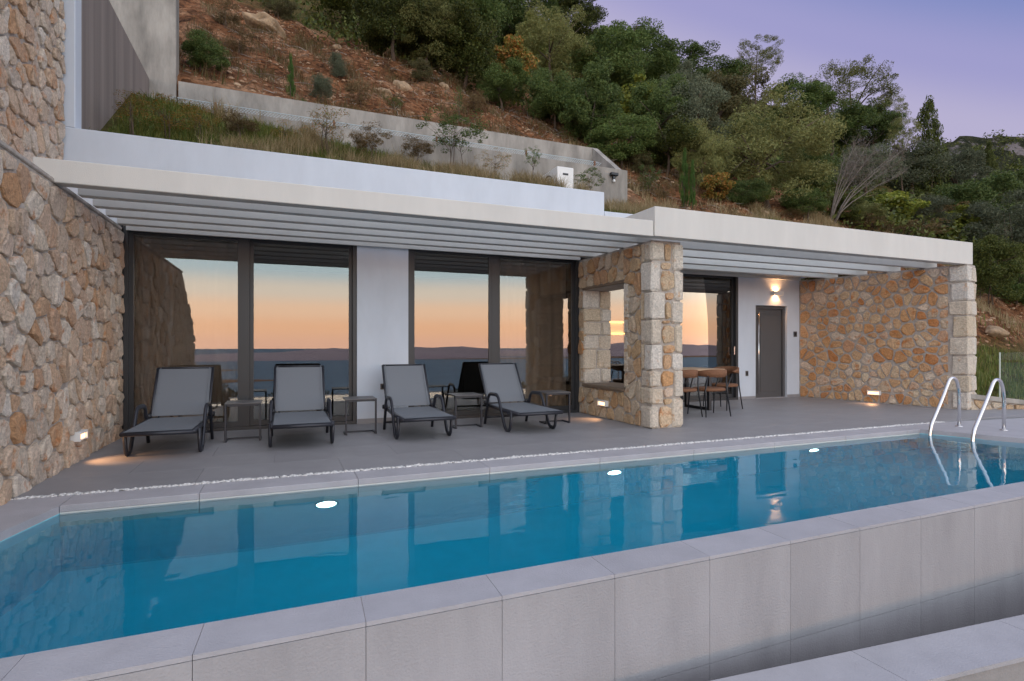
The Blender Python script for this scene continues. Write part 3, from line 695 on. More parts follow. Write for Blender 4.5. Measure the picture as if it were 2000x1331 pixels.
# far coping tiles (1.2 m), each its own slab
x = -1.50
first = True
far_edges = [-1.50, -.62, .58, 1.78, 2.98, 4.18, 5.38, 6.58, 7.78, 8.05]
for a, b in zip(far_edges[:-1], far_edges[1:]):
    ppart(MB().box((a+.0015, 4.90, -.048), (b-.0015, GY0, 0.0), .003), 'coping_tile', M['tile'])
    ppart(MB().box((a+.0015, 4.904, -.40), (b-.0015, 4.928, -.0485), .002), 'wall_tile', M['basin'])
# left end coping
ppart(MB().prism([(-1.93, 2.945), (xl(4.9)-.001, 4.899), (-1.501, GY0), (-1.93, GY0)], -.06, 0.0), 'coping_tile', M['tile'])
# right end coping and paving beyond
ppart(MB().prism([(xr(2.0)+.0, 2.0), (13.5, 1.2), (14.5, GY0-.602), (9.199, GY0-.002), (8.0515, GY0-.001), (8.0515, 4.92)], -.06, 0.0), 'coping_tile', M['tile'])
# seaward coping and the tall outer tiles
jx = [-2.75, -2.15, -1.55, -.95, -.335, .325, .965, 1.605, 2.245, 2.885, 3.52, 4.16, 4.80, 5.44, 6.08, 6.72, 7.36, 8.0, 8.64, 9.28]
CT = .265
ang = .0142
for k, (a, b) in enumerate(zip(jx[:-1], jx[1:])):
    ya, yb = yn(a), yn(b); g = .0013
    ppart(MB().prism([(a+g, ya-CT), (b-g, yb-CT), (b-g+.01, yb), (a+g+.01, ya)], -.076, ZW+.004), 'coping_tile', M['tile'])
    ppart(MB().prism([(a+g, ya-CT-.002), (b-g, yb-CT-.002), (b-g, yb-CT+.018), (a+g, ya-CT+.018)], -.668, -.0785), 'wall_tile', M['tile_wall'])
    ppart(MB().prism([(a+g, ya-CT-.002), (b-g, yb-CT-.002), (b-g, yb-CT+.018), (a+g, ya-CT+.018)], -1.27, -.671), 'wall_tile', M['tile_wall'])
    ppart(MB().prism([(a+g, ya-CT-.002), (b-g, yb-CT-.002), (b-g, yb-CT+.018), (a+g, ya-CT+.018)], -1.87, -1.273), 'wall_tile', M['tile_wall'])
ppart(MB().prism([(-2.8, yn(-2.8)-CT+.02), (9.3, yn(9.3)-CT+.02), (9.3, yn(9.3)-.002), (-2.8, yn(-2.8)-.002)], -2.1, -.0600), 'wall_core', M['mortar'])
# overflow channel and its outer ledge
def lip(x): return 2.28 - (x-2.06)*.088
ch = MB().prism([(-3, lip(-3)-.002), (9.5, lip(9.5)-.002), (9.5, yn(9.5)-CT), (-3, yn(-3)-CT)], -2.1, -1.86)  # unseen floor sunk deep so the foot of the tiled wall darkens
ppart(ch, 'channel_floor', M['plaster_grey'])
lx = [-3, -1.8, -.6, .6, 1.8, 3.0, 4.2, 5.4, 6.6, 7.8, 9.0]
for a, b in zip(lx[:-1], lx[1:]):
    ppart(MB().prism([(a+.002, lip(a)-.335), (b-.002, lip(b)-.335), (b-.002, lip(b)), (a+.002, lip(a))], -.625, -.60), 'ledge_tile', M['tile'])
ppart(MB().prism([(-3, lip(-3)-.318), (9.0, lip(9)-.318), (9.0, lip(9)-.003), (-3, lip(-3)-.003)], -1.9, -.627), 'ledge_wall', M['plaster_grey'])
# water
def water_mat():
    m, nt, p = newmat('pool_water'); N = nt.nodes; L = nt.links; N.remove(p)
    g = N.new('ShaderNodeBsdfGlass'); g.inputs['IOR'].default_value = 1.333; g.inputs['Roughness'].default_value = 0.0
    tc = N.new('ShaderNodeTexCoord'); mp = N.new('ShaderNodeMapping'); mp.inputs['Scale'].default_value = (.45, 1.0, 1); L.new(tc.outputs['Object'], mp.inputs[0])
    no = N.new('ShaderNodeTexNoise'); no.inputs['Scale'].default_value = 5.5; no.inputs['Detail'].default_value = 1.5; L.new(mp.outputs[0], no.inputs['Vector'])
    b = N.new('ShaderNodeBump'); b.inputs['Strength'].default_value = .04; b.inputs['Distance'].default_value = .05; L.new(no.outputs['Fac'], b.inputs['Height']); L.new(b.outputs[0], g.inputs['Normal'])
    va = N.new('ShaderNodeVolumeAbsorption'); va.inputs['Color'].default_value = (.0, .815, .90, 1); va.inputs['Density'].default_value = 1.08
    o = N['Material Output']; L.new(g.outputs[0], o.inputs['Surface']); L.new(va.outputs[0], o.inputs['Volume']); return m
wv = [(xl(2.7)-.02, yn(xl(2.7))-.012), (xr(2.85)+.02, yn(xr(2.85))-.012), (xr(4.915)+.012, 4.915), (xl(4.915)-.012, 4.915)]
wat = MB().prism(wv, DEEP-.05, ZW).build('pool_water', water_mat()); tag(wat, kind='structure', label='clear turquoise pool water')
# underwater lamps on the far wall
for i, (x, lb) in enumerate(((.32, 'leftmost round underwater lamp glowing in the pool wall'), (3.16, 'middle round underwater lamp glowing in the pool wall'), (6.04, 'rightmost round underwater lamp glowing in the pool wall'))):
    e = empty('pool_lamp', (x, 4.925, -.52)); tag(e, lb, 'lamp', 'underwater pool lamps')
    rot = Matrix.Rotation(PI/2, 4, 'X')
    a = MB().lathe([(.095, 0), (.095, .012), (.085, .018), (.08, .008)], 24); a.v = [tuple(rot @ Vector(v)) for v in a.v]; a.build('rim', M['steel'], e, smooth=True)
    a = MB().lathe([(.078, .004), (.078, .016), (.04, .022)], 24); a.v = [tuple(rot @ Vector(v)) for v in a.v]; a.build('lens', M['poollamp'], e)
# pebble gutter
pm = MB()
rp = random.Random(5)
bm = bmesh.new(); bmesh.ops.create_icosphere(bm, subdivisions=1, radius=1.0); ico_v = [v.co.copy() for v in bm.verts]; ico_f = [[v.index for v in f.verts] for f in bm.faces]; bm.free()
x = -1.88
while x < 9.15:
    for _ in range(4):
        y = rp.uniform(GY0+.006, GY1-.006); s = rp.uniform(.010, .020); rz = rp.uniform(0, PI); px = x+rp.uniform(-.02, .02); h = rp.uniform(.5, .8)
        c, sn = math.cos(rz), math.sin(rz)
        pm.add([(px+(v.x*1.4*c-v.y*sn)*s, y+(v.x*1.4*sn+v.y*c)*s*.8, -.008+v.z*s*h+rp.uniform(0, .010)) for v in ico_v], ico_f)
    x += .028
peb = pm.build('pebbles', M['pebble'], smooth=True); tag(peb, 'strip of white pebbles in the gutter along the pool', 'pebbles', kind='stuff')

# ------------------------------------------------------------------ retaining walls on the roof
cw = empty('concrete_channel', (0, CH_FRONT, 4.5)); tag(cw, 'raw concrete drainage channel with two parallel walls above the roof', 'retaining wall')
co = Vector((0, CH_FRONT, 4.5))
def cpart(mb, name, mt, parent=cw):
    mb.v = [tuple(Vector(v)-co) for v in mb.v]; return mb.build(name, mt, parent)
def slopebox(x0, x1, y0, y1, zb, z0, z1):
    return MB().add([(x0,y0,zb),(x1,y0,zb),(x1,y1,zb),(x0,y1,zb),(x0,y0,z0),(x1,y0,z1),(x1,y1,z1),(x0,y1,z0)], [(0,3,2,1),(4,5,6,7),(0,1,5,4),(1,2,6,5),(2,3,7,6),(3,0,4,7)])
cpart(slopebox(-2.4, CH_END, CH_FRONT, CH_FRONT+.14, 4.2, 5.52, 5.44), 'front_wall', M['concrete'])
cpart(slopebox(-2.0, CH_END, CH_REAR, CH_REAR+.18, 4.5, 6.49, 6.44), 'rear_wall', M['concrete'])
ew = MB(); y0, y1 = CH_FRONT+.141, CH_REAR-.001
ew.add([(CH_END-.16,y0,4.4),(CH_END+.002,y0,4.4),(CH_END+.002,y1,4.4),(CH_END-.16,y1,4.4),(CH_END-.16,y0,5.445),(CH_END+.002,y0,5.445),(CH_END+.002,y1,6.435),(CH_END-.16,y1,6.435)], [(0,3,2,1),(4,5,6,7),(0,1,5,4),(1,2,6,5),(2,3,7,6),(3,0,4,7)])
cpart(ew, 'end_wall', M['concrete'])
cpart(MB().box((-2.3, CH_FRONT+.15, 4.6), (CH_END-.17, CH_REAR-.005, 5.02)), 'channel_floor', M['concrete'])
# low mesh along the front wall
mesh = MB(); zz = lambda x: 5.52-.08*(x+2.4)/(CH_END+2.4)
x = -1.9
while x < 7.0:
    for s in (-1, 1): mesh.tube([(x, CH_FRONT+.10, zz(x)+.0), (x+.13*s, CH_FRONT+.10, zz(x)+.13)], .004, 3, cap=False)
    x += .055
mesh.tube([(-1.9, CH_FRONT+.10, zz(-1.9)+.13), (7.0, CH_FRONT+.10, zz(7)+.13)], .008, 5)
fm = empty('wire_fence', (-1.9, CH_FRONT+.1, 5.5)); tag(fm, 'low galvanised wire mesh along the front concrete channel wall', 'fence')
mesh.v = [tuple(Vector(v)-Vector((-1.9, CH_FRONT+.1, 5.5))) for v in mesh.v]; mo = mesh.build('wire_mesh', mat('galvanised', (.45, .52, .54), .5, metal=.3), fm)
for x in (-1.2, .9, 3.0, 5.1, 6.9): MB().box((x+1.9-.02, -.02, zz(x)-5.51), (x+1.9+.02, .02, zz(x)-5.5+.15), .004).build('post', mat('rusty_post', (.20, .10, .06), .9, var=.3), fm)
# side wall of board-marked concrete and the tall concrete wall behind
sw_ = MB().box((-2.78, 8.64, 3.2), (-2.5, 12.88, 6.45), .01).build('concrete_wall', M['concrete_form']); tag(sw_, 'brown board-marked concrete side wall beside the roof garden', 'wall', 'concrete walls')
tw = MB().box((-7.0, 12.9, 4.0), (-2.04, 13.25, 11.5), .01).build('concrete_wall', M['concrete']); tag(tw, 'tall pale grey concrete wall above the brown side wall', 'wall', 'concrete walls')

# ------------------------------------------------------------------ loungers
def make_lounger():
    t = empty('sun_lounger')
    for s in (-1, 1):
        x = .335*s
        MB().tube(fillet([(x, .05, .275), (x, .11, .018), (x, .26, .018), (x, .52, .465), (x, .86, .455), (x, 1.02, .0)], .09, 6), .026, 8, sq=(.72, 1.0)).build('leg_frame', M['anthracite'], t, smooth=True)
        MB().tube([(x*.93, -.14, .265), (x*.93, .4, .262), (x*.93, 1.0, .285)], .023, 8).build('seat_rail', M['anthracite'], t, smooth=True)
        MB().tube([(x*.90, .99, .30), (x*.90, 1.17, .59), (x*.90, 1.345, .865)], .016, 8).build('back_rail', M['anthracite'], t, smooth=True)
        k = MB().lathe([(.028, -.035), (.032, -.01), (.032, .01), (.028, .035)], 12); rot = Matrix.Rotation(PI/2, 4, 'Y'); k.v = [tuple(rot @ Vector(v)) for v in k.v]
        k.build('hinge_knob', M['black'], t, (x*.99, .98, .315), smooth=True)
    for a, b, r, nm in (((-.31, -.14, .262), (.31, -.14, .262), .021, 'foot_bar'), ((-.335, .20, .235), (.335, .20, .235), .016, 'cross_bar'), ((-.335, .99, .10), (.335, .99, .10), .016, 'cross_bar'), ((-.30, 1.345, .865), (.30, 1.345, .865), .013, 'head_bar')):
        MB().tube([a, b], r, 8).build(nm, M['anthracite'], t, smooth=True)
    # prop strut of the backrest
    MB().tube(fillet([(-.25, 1.16, .57), (-.25, 1.12, .24), (.25, 1.12, .24), (.25, 1.16, .57)], .05), .010, 6).build('back_prop', M['anthracite'], t, smooth=True)
    def sheet(path, name):
        vs = []; fs = []; nx = 10
        for j, (y, z) in enumerate(path):
            for i in range(nx+1):
                u = i/nx*2-1; sag = .018*(1-u*u)*math.sin(PI*j/(len(path)-1))
                vs.append((u*.298, y, z-sag)); 
        m = len(vs)
        for j, (y, z) in enumerate(path):
            for i in range(nx+1):
                u = i/nx*2-1; sag = .018*(1-u*u)*math.sin(PI*j/(len(path)-1)); vs.append((u*.298, y, z-sag-.006))
        for j in range(len(path)-1):
            for i in range(nx):
                a = j*(nx+1)+i; fs += [(a, a+1, a+nx+2, a+nx+1), (m+a, m+a+nx+1, m+a+nx+2, m+a+1)]
        return MB().add(vs, fs).build(name, M['sling'], t, smooth=True)
    sheet([(-.145+1.125*k/12, .288+.006*(k/12)) for k in range(13)], 'seat_sling')
    bs = sheet([(.985+.365*k/12, .318+.560*k/12) for k in range(13)], 'back_sling')
    for s in (-1, 1): MB().box((s*.268-.004, 0, -.0), (s*.268+.004, .66, .004)).build('seam', M['sling'], bs, (0, .975, .318)).rotation_euler = (math.atan2(.56, .365), 0, 0)
    return t
lounger = make_lounger()
spots = [(-1.185, 6.66, -.02, 'grey mesh sun lounger nearest the rubble stone wall'), (.175, 6.66, .0, 'grey mesh sun lounger second from the rubble stone wall'),
         (1.60, 6.66, .012, 'grey mesh sun lounger standing before the white wall pier'), (3.075, 6.66, .03, 'grey mesh sun lounger nearest the stone opening')]
for i, (x, y, rz, lb) in enumerate(spots):
    o = lounger if i == 0 else copy_tree(lounger)
    o.location = (x, y, 0); o.rotation_euler = (0, 0, rz); tag(o, lb, 'sun lounger', 'loungers in a row on the terrace')

def make_side_table():
    t = empty('side_table'); w = .20
    MB().box((-w, -.03, .447), (w, .37, .462), .004).build('table_top', mat('table_laminate', (.10, .095, .095), .45, var=.1, scale=6), t)
    for s in (-1, 1):
        MB().box((s*(w-.013)-.012, -.02, 0.0), (s*(w-.013)+.012, .004, .446), .003).build('leg', M['anthracite'], t)
        MB().box((s*(w-.013)-.012, .005, 0.0), (s*(w-.013)+.012, .22, .022), .003).build('foot', M['anthracite'], t)
    MB().box((-w+.026, .19, .001), (w-.026, .212, .021), .003).build('cross_bar', M['anthracite'], t)
    MB().box((-w+.026, -.018, .424), (w-.026, .002, .446), .003).build('apron', M['anthracite'], t)
    return t
stb = make_side_table()
for i, (x, y, rz, lb) in enumerate([(-.47, 7.36, .0, 'small dark side table between the first two loungers from the rubble wall'), (.905, 7.36, 0, 'small dark side table before the white pier beside the socket'),
                                    (2.36, 7.36, 0, 'small dark side table between the two loungers nearest the stone opening'), (3.71, 7.28, 0, 'small dark side table last in the row beside the stone wall')]):
    o = stb if i == 0 else copy_tree(stb)
    o.location = (x, y, 0); o.rotation_euler = (0, 0, rz); tag(o, lb, 'side table', 'side tables between the loungers')

# ------------------------------------------------------------------ dining corner
dt_ = empty('dining_table', (6.45, 8.05, 0)); tag(dt_, 'black framed dining table with pale oak top behind the stone pier', 'table')
MB().box((-.75, -.42, .705), (.75, .42, .735), .006).build('table_top', M['wood'], dt_)
for s in (-1, 1):
    MB().box((s*.50-.03, -.33, 0), (s*.50+.03, -.27, .704), .004).box((s*.50-.03, .27, 0), (s*.50+.03, .33, .704), .004).box((s*.50-.03, -.269, 0), (s*.50+.03, .269, .05), .004).build('leg_frame', M['black'], dt_)
MB().box((-.469, -.03, .65), (.469, .03, .70), .004).build('stretcher', M['black'], dt_)
def make_chair():
    t = empty('dining_chair')
    # seat: rounded square, woven
    def se(n=24, ex=2.6, a=.245, b=.235):
        return [(a*math.copysign(abs(math.cos(2*PI*k/n))**(2/ex), math.cos(2*PI*k/n)), b*math.copysign(abs(math.sin(2*PI*k/n))**(2/ex), math.sin(2*PI*k/n))) for k in range(n)]
    p = se(); vs = []; fs = []
    for sc, z in ((.90, .405), (1.0, .42), (1.0, .44), (.93, .457), (.5, .452)): vs += [(x*sc, y*sc, z) for x, y in p]
    n = len(p)
    for j in range(4):
        for k in range(n): fs.append((j*n+k, j*n+(k+1) % n, (j+1)*n+(k+1) % n, (j+1)*n+k))
    fs += [tuple(range(n-1, -1, -1)), tuple(4*n+k for k in range(n))]
    MB().add(vs, fs).build('seat', M['rattan'], t, smooth=True)
    # wrap-around backrest: a woven band, tall at the back, dropping to the arms (back toward -y)
    vs = []; fs = []; n = 22
    for k in range(n+1):
        a = math.radians(-90 + (-105 + 210*k/n)); w = abs(-1+2*k/n); r = .262
        cx, cy = r*math.cos(a), r*.95*math.sin(a)
        zb = .635+.04*w**2; zt = .765-.075*w**2.2
        th = .018
        for rr, z in ((1-th/r, zb), (1+th/r, zb), (1+th/r, zt), (1-th/r, zt)): vs.append((cx*rr, cy*rr, z))
    for k in range(n):
        for q in range(4): fs.append((k*4+q, (k+1)*4+q, (k+1)*4+(q+1) % 4, k*4+(q+1) % 4))
    fs += [(0, 1, 2, 3), (n*4+3, n*4+2, n*4+1, n*4)]
    MB().add(vs, fs).build('backrest', M['rattan'], t, smooth=True)
    for sx in (-1, 1):
        MB().tube([(sx*.25, .23, 0), (sx*.235, .19, .42), (sx*.25, .07, .64)], [.009, .013, .011], 8).build('leg', M['black'], t, smooth=True)
        MB().tube([(sx*.23, -.25, 0), (sx*.20, -.19, .42), (sx*.17, -.215, .66)], [.009, .013, .011], 8).build('leg', M['black'], t, smooth=True)
    return t
ch0 = make_chair()
for i, (x, y, rz, lb) in enumerate([(6.47, 7.22, -.12, 'rust brown woven dining chair with its back to the pool'), (7.36, 7.86, 1.75, 'rust brown woven dining chair at the door end of the table'),
                                    (5.95, 7.30, .1, 'rust brown woven dining chair half hidden behind the stone pier'), (6.35, 8.72, PI, 'rust brown woven dining chair on the window side of the table')]):
    o = ch0 if i == 0 else copy_tree(ch0)
    o.location = (x, y, 0); o.rotation_euler = (0, 0, rz); tag(o, lb, 'chair', 'chairs around the dining table')

# ------------------------------------------------------------------ lamps and small fittings
def spot(name, loc, direction, energy, size, parent, col=(1.0, .50, .22), blend=.8, rad=.03):
    l = bpy.data.lights.new(name, 'SPOT'); l.energy = energy; l.spot_size = math.radians(size); l.spot_blend = blend; l.color = col; l.shadow_soft_size = rad
    o = bpy.data.objects.new(name, l); COL.objects.link(o); o.location = loc; o.rotation_euler = Vector(direction).to_track_quat('-Z', 'Y').to_euler(); o.parent = parent; return o
def step_light(loc, nrm, label, e=3.0):
    """white louvred brick light: hood, body and glowing slot, throwing light down on the floor"""
    rz = math.atan2(nrm[1], nrm[0]) - PI/2      # local +y = outward
    t = empty('step_light', loc, rz); tag(t, label, 'wall light', 'brick lights low on the stone walls')
    MB().box((-.115, -.06, -.045), (-.10, .03, .045), .003).box((.10, -.06, -.045), (.115, .03, .045), .003).box((-.099, -.06, .022), (.099, .03, .045), .003).box((-.099, -.06, -.045), (.099, .02, -.030), .003).build('housing', M['plastic'], t)
    MB().box((-.098, -.05, -.028), (.098, .008, .020)).build('lens', M['warm'], t)
    spot('light_beam', (0, .07, .01), (0, .75, -1), e, 95, t)
step_light((XL+.03, 6.67, .26), (1, 0, 0), 'small white brick light glowing low in the rubble wall by the loungers', 9.0)
step_light((XM0-.03, 7.52, .24), (-1, 0, 0), 'small white brick light glowing below the stone window opening', 7.0)
pr_ = A + Sd*1.55; step_light((pr_.x+Nr.x*.03, pr_.y+Nr.y*.03, .20), (Nr.x, Nr.y, 0), 'small white brick light glowing low in the ochre wall', 6.0)
wl = empty('wall_lamp', (9.95, YR, 2.285)); tag(wl, 'white up-and-down wall lamp lit above the grey door', 'wall light')
MB().box((-.14, -.10, -.045), (.14, -.092, .045)).box((-.14, -.0919, -.045), (-.132, -.003, .045)).box((.132, -.0919, -.045), (.14, -.003, .045)).build('housing', M['plastic'], wl)
MB().box((-.13, -.085, -.012), (.13, -.02, .012)).build('bulb', M['warm'], wl)
spot('light_beam', (0, -.05, .03), (0, .35, 1), 10, 140, wl); spot('light_beam', (0, -.05, -.03), (0, .35, -1), 10, 140, wl)
il = empty('wall_lamp', (8.35, 12.99, 1.62)); tag(il, 'warm interior wall lamp glowing behind the dining window', 'wall light')
MB().box((-.28, -.10, -.16), (.28, -.02, -.13)).box((-.28, -.10, .15), (.28, -.02, .18)).build('bulb', emit('interior_lamp', (1.0, .50, .12), 5.0), il)
MB().box((-.27, -.019, -.19), (.27, -.001, .21), .004).build('back_plate', M['plastic'], il)
def wall_box(name, loc, lb, w, h, mt, cat):
    t = empty(name, loc); tag(t, lb, cat)
    MB().box((-w/2, -.012, -h/2), (w/2, -.001, h/2), .003).build('cover', mt, t); MB().box((-w*.3, -.016, -h*.3), (w*.3, -.0125, h*.3), .002).build('insert', M['black'], t)
brz = mat('bronze_plastic', (.10, .085, .075), .5)
wall_box('wall_socket', (1.345, YF-.02, .54), 'square bronze wall socket on the white pier between windows', .085, .085, brz, 'socket')
wall_box('wall_socket', (9.13, YR, .55), 'bronze wall socket on the white wall left of the grey door', .075, .11, brz, 'socket')
wall_box('door_keypad', (10.54, YR, 1.40), 'black keypad on the white wall right of the grey door', .10, .12, mat('keypad_grey', (.07, .07, .075), .35), 'keypad')

# pool ladder: two steel handrails with treads under water
ld = empty('pool_ladder', (8.5, 4.6, 0)); tag(ld, 'pair of polished steel ladder rails at the right end of the pool', 'pool ladder')
for (bx, by, px, py) in ((8.84, 4.86, 8.02, 4.76), (9.00, 4.41, 8.02, 4.26)):
    o = Vector((8.5, 4.6, 0)); d = Vector((px-bx, py-by, 0)); b0 = Vector((bx, by, 0)); 
    pts = [b0+Vector((0, 0, .005)), b0+Vector((0, 0, .50)), b0+d*.10+Vector((0, 0, .685)), b0+d*.32+Vector((0, 0, .70)), b0+d*.55+Vector((0, 0, .45)), b0+d*.97+Vector((0, 0, .06)), b0+d*1.0+Vector((0, 0, -.10)), b0+d*1.0+Vector((0, 0, -1.0))]
    MB().tube([p-o for p in fillet(pts, .16, 7)], .0215, 14).build('handrail', M['steel'], ld, smooth=True)
    MB().lathe([(.045, .0), (.045, .008), (.028, .014)], 20, (bx-8.5, by-4.6, 0)).build('flange', M['steel'], ld, smooth=True)
for z in (-.32, -.60, -.88):
    MB().tube([(8.02-8.5, 4.76-4.6, z), (8.02-8.5, 4.26-4.6, z)], .03, 8, sq=(1, .5)).build('tread', M['steel'], ld, smooth=True)

# low raked kerb wall and glass balustrade right of the stone wall
kw = empty('kerb_wall', (11.75, 6.0, 0)); tag(kw, 'low stone kerb wall with sloping concrete top right of the ochre wall', 'wall')
kd = Vector((1.9, -.55, 0)).normalized(); kn = Vector((kd.y, -kd.x, 0)); KF = Matrix(((kd.x, -kn.x, 0, 0), (kd.y, -kn.y, 0, 0), (0, 0, 1, 0), (0, 0, 0, 1)))
def kpart(mb, name, mt): mb.v = [tuple(KF @ Vector(v)) for v in mb.v]; return mb.build(name, mt, kw)
kpart(MB().add([(-.4,.0,-.3),(2.4,.0,-.5),(2.4,.3,-.5),(-.4,.3,-.3),(-.4,.0,.20),(2.4,.0,-.12),(2.4,.3,-.12),(-.4,.3,.20)], [(0,3,2,1),(4,5,6,7),(0,1,5,4),(1,2,6,5),(2,3,7,6),(3,0,4,7)]), 'core', M['mortar_pale'])
kpart(MB().add([(-.42,-.05,.202),(2.42,-.05,-.118),(2.42,.33,-.118),(-.42,.33,.202),(-.42,-.05,.285),(2.42,-.05,-.035),(2.42,.33,-.035),(-.42,.33,.285)], [(0,3,2,1),(4,5,6,7),(0,1,5,4),(1,2,6,5),(2,3,7,6),(3,0,4,7)]), 'coping', M['concrete'])
pl = cells([(-.38, -.25), (2.2, -.25), (2.2, -.10), (-.38, .19)], .22, .16, .03, rs, .3, .0)
S_ = kd; lay_stones(kw, pl, (0, 0, 0), S_, kn, M['stone_mid'], .03, rs)
gb = empty('glass_balustrade', (12.2, 6.05, 0)); tag(gb, 'frameless clear glass balustrade panel on the kerb beside the grass bank', 'balustrade')
for k in range(2):
    a = Vector((.03+1.25*k, 0, 0)); mb = MB().box((.03+1.25*k, -.006, .1-.13*k), (1.23+1.25*k, .006, 1.02-.1*k), .002); mb.v = [tuple(KF @ Vector(v)) for v in mb.v]; mb.build('pane', M['clear'], gb)
mb = MB().box((.0, -.008, .1), (.024, .008, 1.02), .003); mb.v = [tuple(KF @ Vector(v)) for v in mb.v]; mb.build('edge_highlight', mat('glass_edge', (.42, .47, .40), .4), gb)  # opaque pale strip painting the highlight along the pane's edge

# roof fittings
ac = empty('air_conditioner', (5.06, 9.9, 3.97)); tag(ac, 'white air conditioner outdoor unit in the roof grass', 'air conditioner')
MB().box((-.18, -.30, .06), (.18, .50, .66), .012).build('casing', M['plastic'], ac)
MB().box((-.06, -.306, .50), (.06, -.301, .54), .002).build('label_plate', M['black'], ac)
rg = MB().tube([(-.185, .1+.21*math.cos(a*PI/12), .36+.21*math.sin(a*PI/12)) for a in range(25)], .012, 6); rg.build('fan_ring', M['black'], ac, smooth=True)
for k in range(7): MB().box((-.19, .1-.2+.055*k, .18), (-.184, .1-.2+.055*k+.012, .55)).build('grille_bar', M['plastic'], ac)
MB().add([(-.70,.44,.02),(-.20,.44,.02),(-.20,.44,.52),(-.70,.48,.02),(-.20,.48,.02),(-.20,.48,.52)], [(0,1,2),(3,5,4),(0,2,5,3),(0,3,4,1),(1,4,5,2)]).build('wind_shield', M['concrete'], ac)
for s in (-1, 1): MB().box((s*.12-.03, -.25, 0), (s*.12+.03, .45, .058)).build('foot', M['black'], ac)
fp = empty('floodlight', (7.35, CH_FRONT-.01, 5.22)); tag(fp, 'small black floodlight on the end of the concrete channel wall', 'floodlight')
MB().box((-.10, -.10, .03), (.10, -.0, .10), .008).build('head', M['black'], fp); MB().box((-.03, -.06, -.06), (.03, -.02, .028), .004).build('bracket', M['black'], fp); MB().lathe([(.03, -.12), (.035, -.09), (.02, -.062)], 12, (0, -.05, 0)).build('sensor', M['plastic'], fp)

# ------------------------------------------------------------------ vegetation
rg_ = np.random.default_rng(11)
def leaf_mesh(name, C, size, mt, aspect=.5, flat=.0, up=None):
    """C: (n,3) leaf centres; one four-sided leaf each, folded along its rib"""
    n = len(C); d = rg_.normal(size=(n, 3))
    if up is not None: d = d*(1-up) + np.array([0, 0, 1.0])*up*1.6
    d /= np.linalg.norm(d, axis=1)[:, None]; e = rg_.normal(size=(n, 3)); e -= (e*d).sum(1)[:, None]*d; e /= np.linalg.norm(e, axis=1)[:, None]
    s = (size*rg_.uniform(.6, 1.4, n))[:, None] if np.isscalar(size) else (size*rg_.uniform(.6, 1.4, n))[:, None]
    w = np.cross(d, e)*s*.12
    V = np.empty((n, 4, 3)); V[:, 0] = C-d*s*.5; V[:, 1] = C+e*s*aspect*.5+w; V[:, 2] = C+d*s*.5; V[:, 3] = C-e*s*aspect*.5+w
    me = bpy.data.meshes.new(name); me.vertices.add(n*4); me.vertices.foreach_set('co', V.ravel().astype(np.float32))
    me.loops.add(n*4); me.loops.foreach_set('vertex_index', np.arange(n*4, dtype=np.int32)); me.polygons.add(n); me.polygons.foreach_set('loop_start', np.arange(0, n*4, 4, dtype=np.int32)); me.polygons.foreach_set('loop_total', np.full(n, 4, dtype=np.int32))
    me.update(calc_edges=True); me.materials.append(mt); return me
def clump_points(nc, per, cr, shell=.55, shape='round', squash=.75):
    """leaf positions in clumps spread through a unit crown"""
    pts = []; seed_ = rg_.uniform(0, 50)
    i = 0
    while i < nc:
        p = rg_.uniform(-1, 1, 3); r = np.linalg.norm(p)
        if shape == 'round':
            if r > 1 or r < .30 or (p[2] < -.55 and rg_.random() < .6): continue
            if mnoise.noise(Vector(p*1.9)+Vector((seed_, 0, 0))) < -.12: continue
            p = p*(1+.38*mnoise.noise(Vector(p*1.3)+Vector((0, seed_, 3))))
        elif shape == 'cypress':
            p[2] = rg_.uniform(-1, 1); rad = .95*(1-((p[2]+1)/2)**1.8)+.08; a = rg_.uniform(0, 2*PI); q = rg_.uniform(.3, 1)*rad; p[0], p[1] = q*math.cos(a), q*math.sin(a)
        elif shape == 'conifer':
            p[2] = rg_.uniform(-1, 1); rad = 1.0*(1-(p[2]+1)/2)**.8*rg_.uniform(.55, 1)+.05; a = rg_.uniform(0, 2*PI); p[0], p[1] = rad*math.cos(a), rad*math.sin(a)
        elif shape == 'airy':
            if r > 1 or r < .25: continue
            if mnoise.noise(Vector(p*2.2)) < -.05: continue
        k = cr*rg_.uniform(.6, 1.35)
        q = rg_.normal(size=(per, 3)); q /= np.linalg.norm(q, axis=1)[:, None]; q *= (rg_.random(per)**(1/3)*(1-shell*.3)+shell*.3)[:, None]*k; q[:, 2] *= squash
        pts.append(p*(1-cr*.6)+q); i += 1
    return np.concatenate(pts)
CROWN = {}
def crown(key, nc, per, cr, size, mt, shape='round', aspect=.5, up=None, variants=2):
    CROWN[key] = [leaf_mesh('crown_'+key, clump_points(nc, per, cr, shape=shape), size, M[mt], aspect, up=up) for _ in range(variants)]
crown('dark', 64, 430, .26, .050, 'lf_dark', variants=3)
crown('mid', 64, 400, .26, .052, 'lf_mid')
crown('olive', 100, 270, .19, .048, 'lf_olive', aspect=.3, variants=2)
crown('airy', 140, 120, .14, .042, 'lf_olive', shape='airy', aspect=.35)
crown('brown', 56, 280, .24, .056, 'lf_brown', shape='airy', aspect=.4)
crown('grey', 56, 340, .26, .055, 'lf_grey', aspect=.35)
crown('yellow', 46, 170, .26, .10, 'lf_yellow', aspect=.7)
crown('autumn', 40, 150, .27, .10, 'lf_autumn', aspect=.7)
crown('cypress', 70, 110, .22, .10, 'lf_cypress', shape='cypress', aspect=.25, up=.7)
crown('conifer', 90, 90, .16, .08, 'lf_dark', shape='conifer', aspect=.35)
crown('dry', 40, 80, .26, .10, 'lf_dry', shape='airy', aspect=.25)
crown('weed', 60, 45, .16, .062, 'lf_mid', shape='airy', aspect=.45)
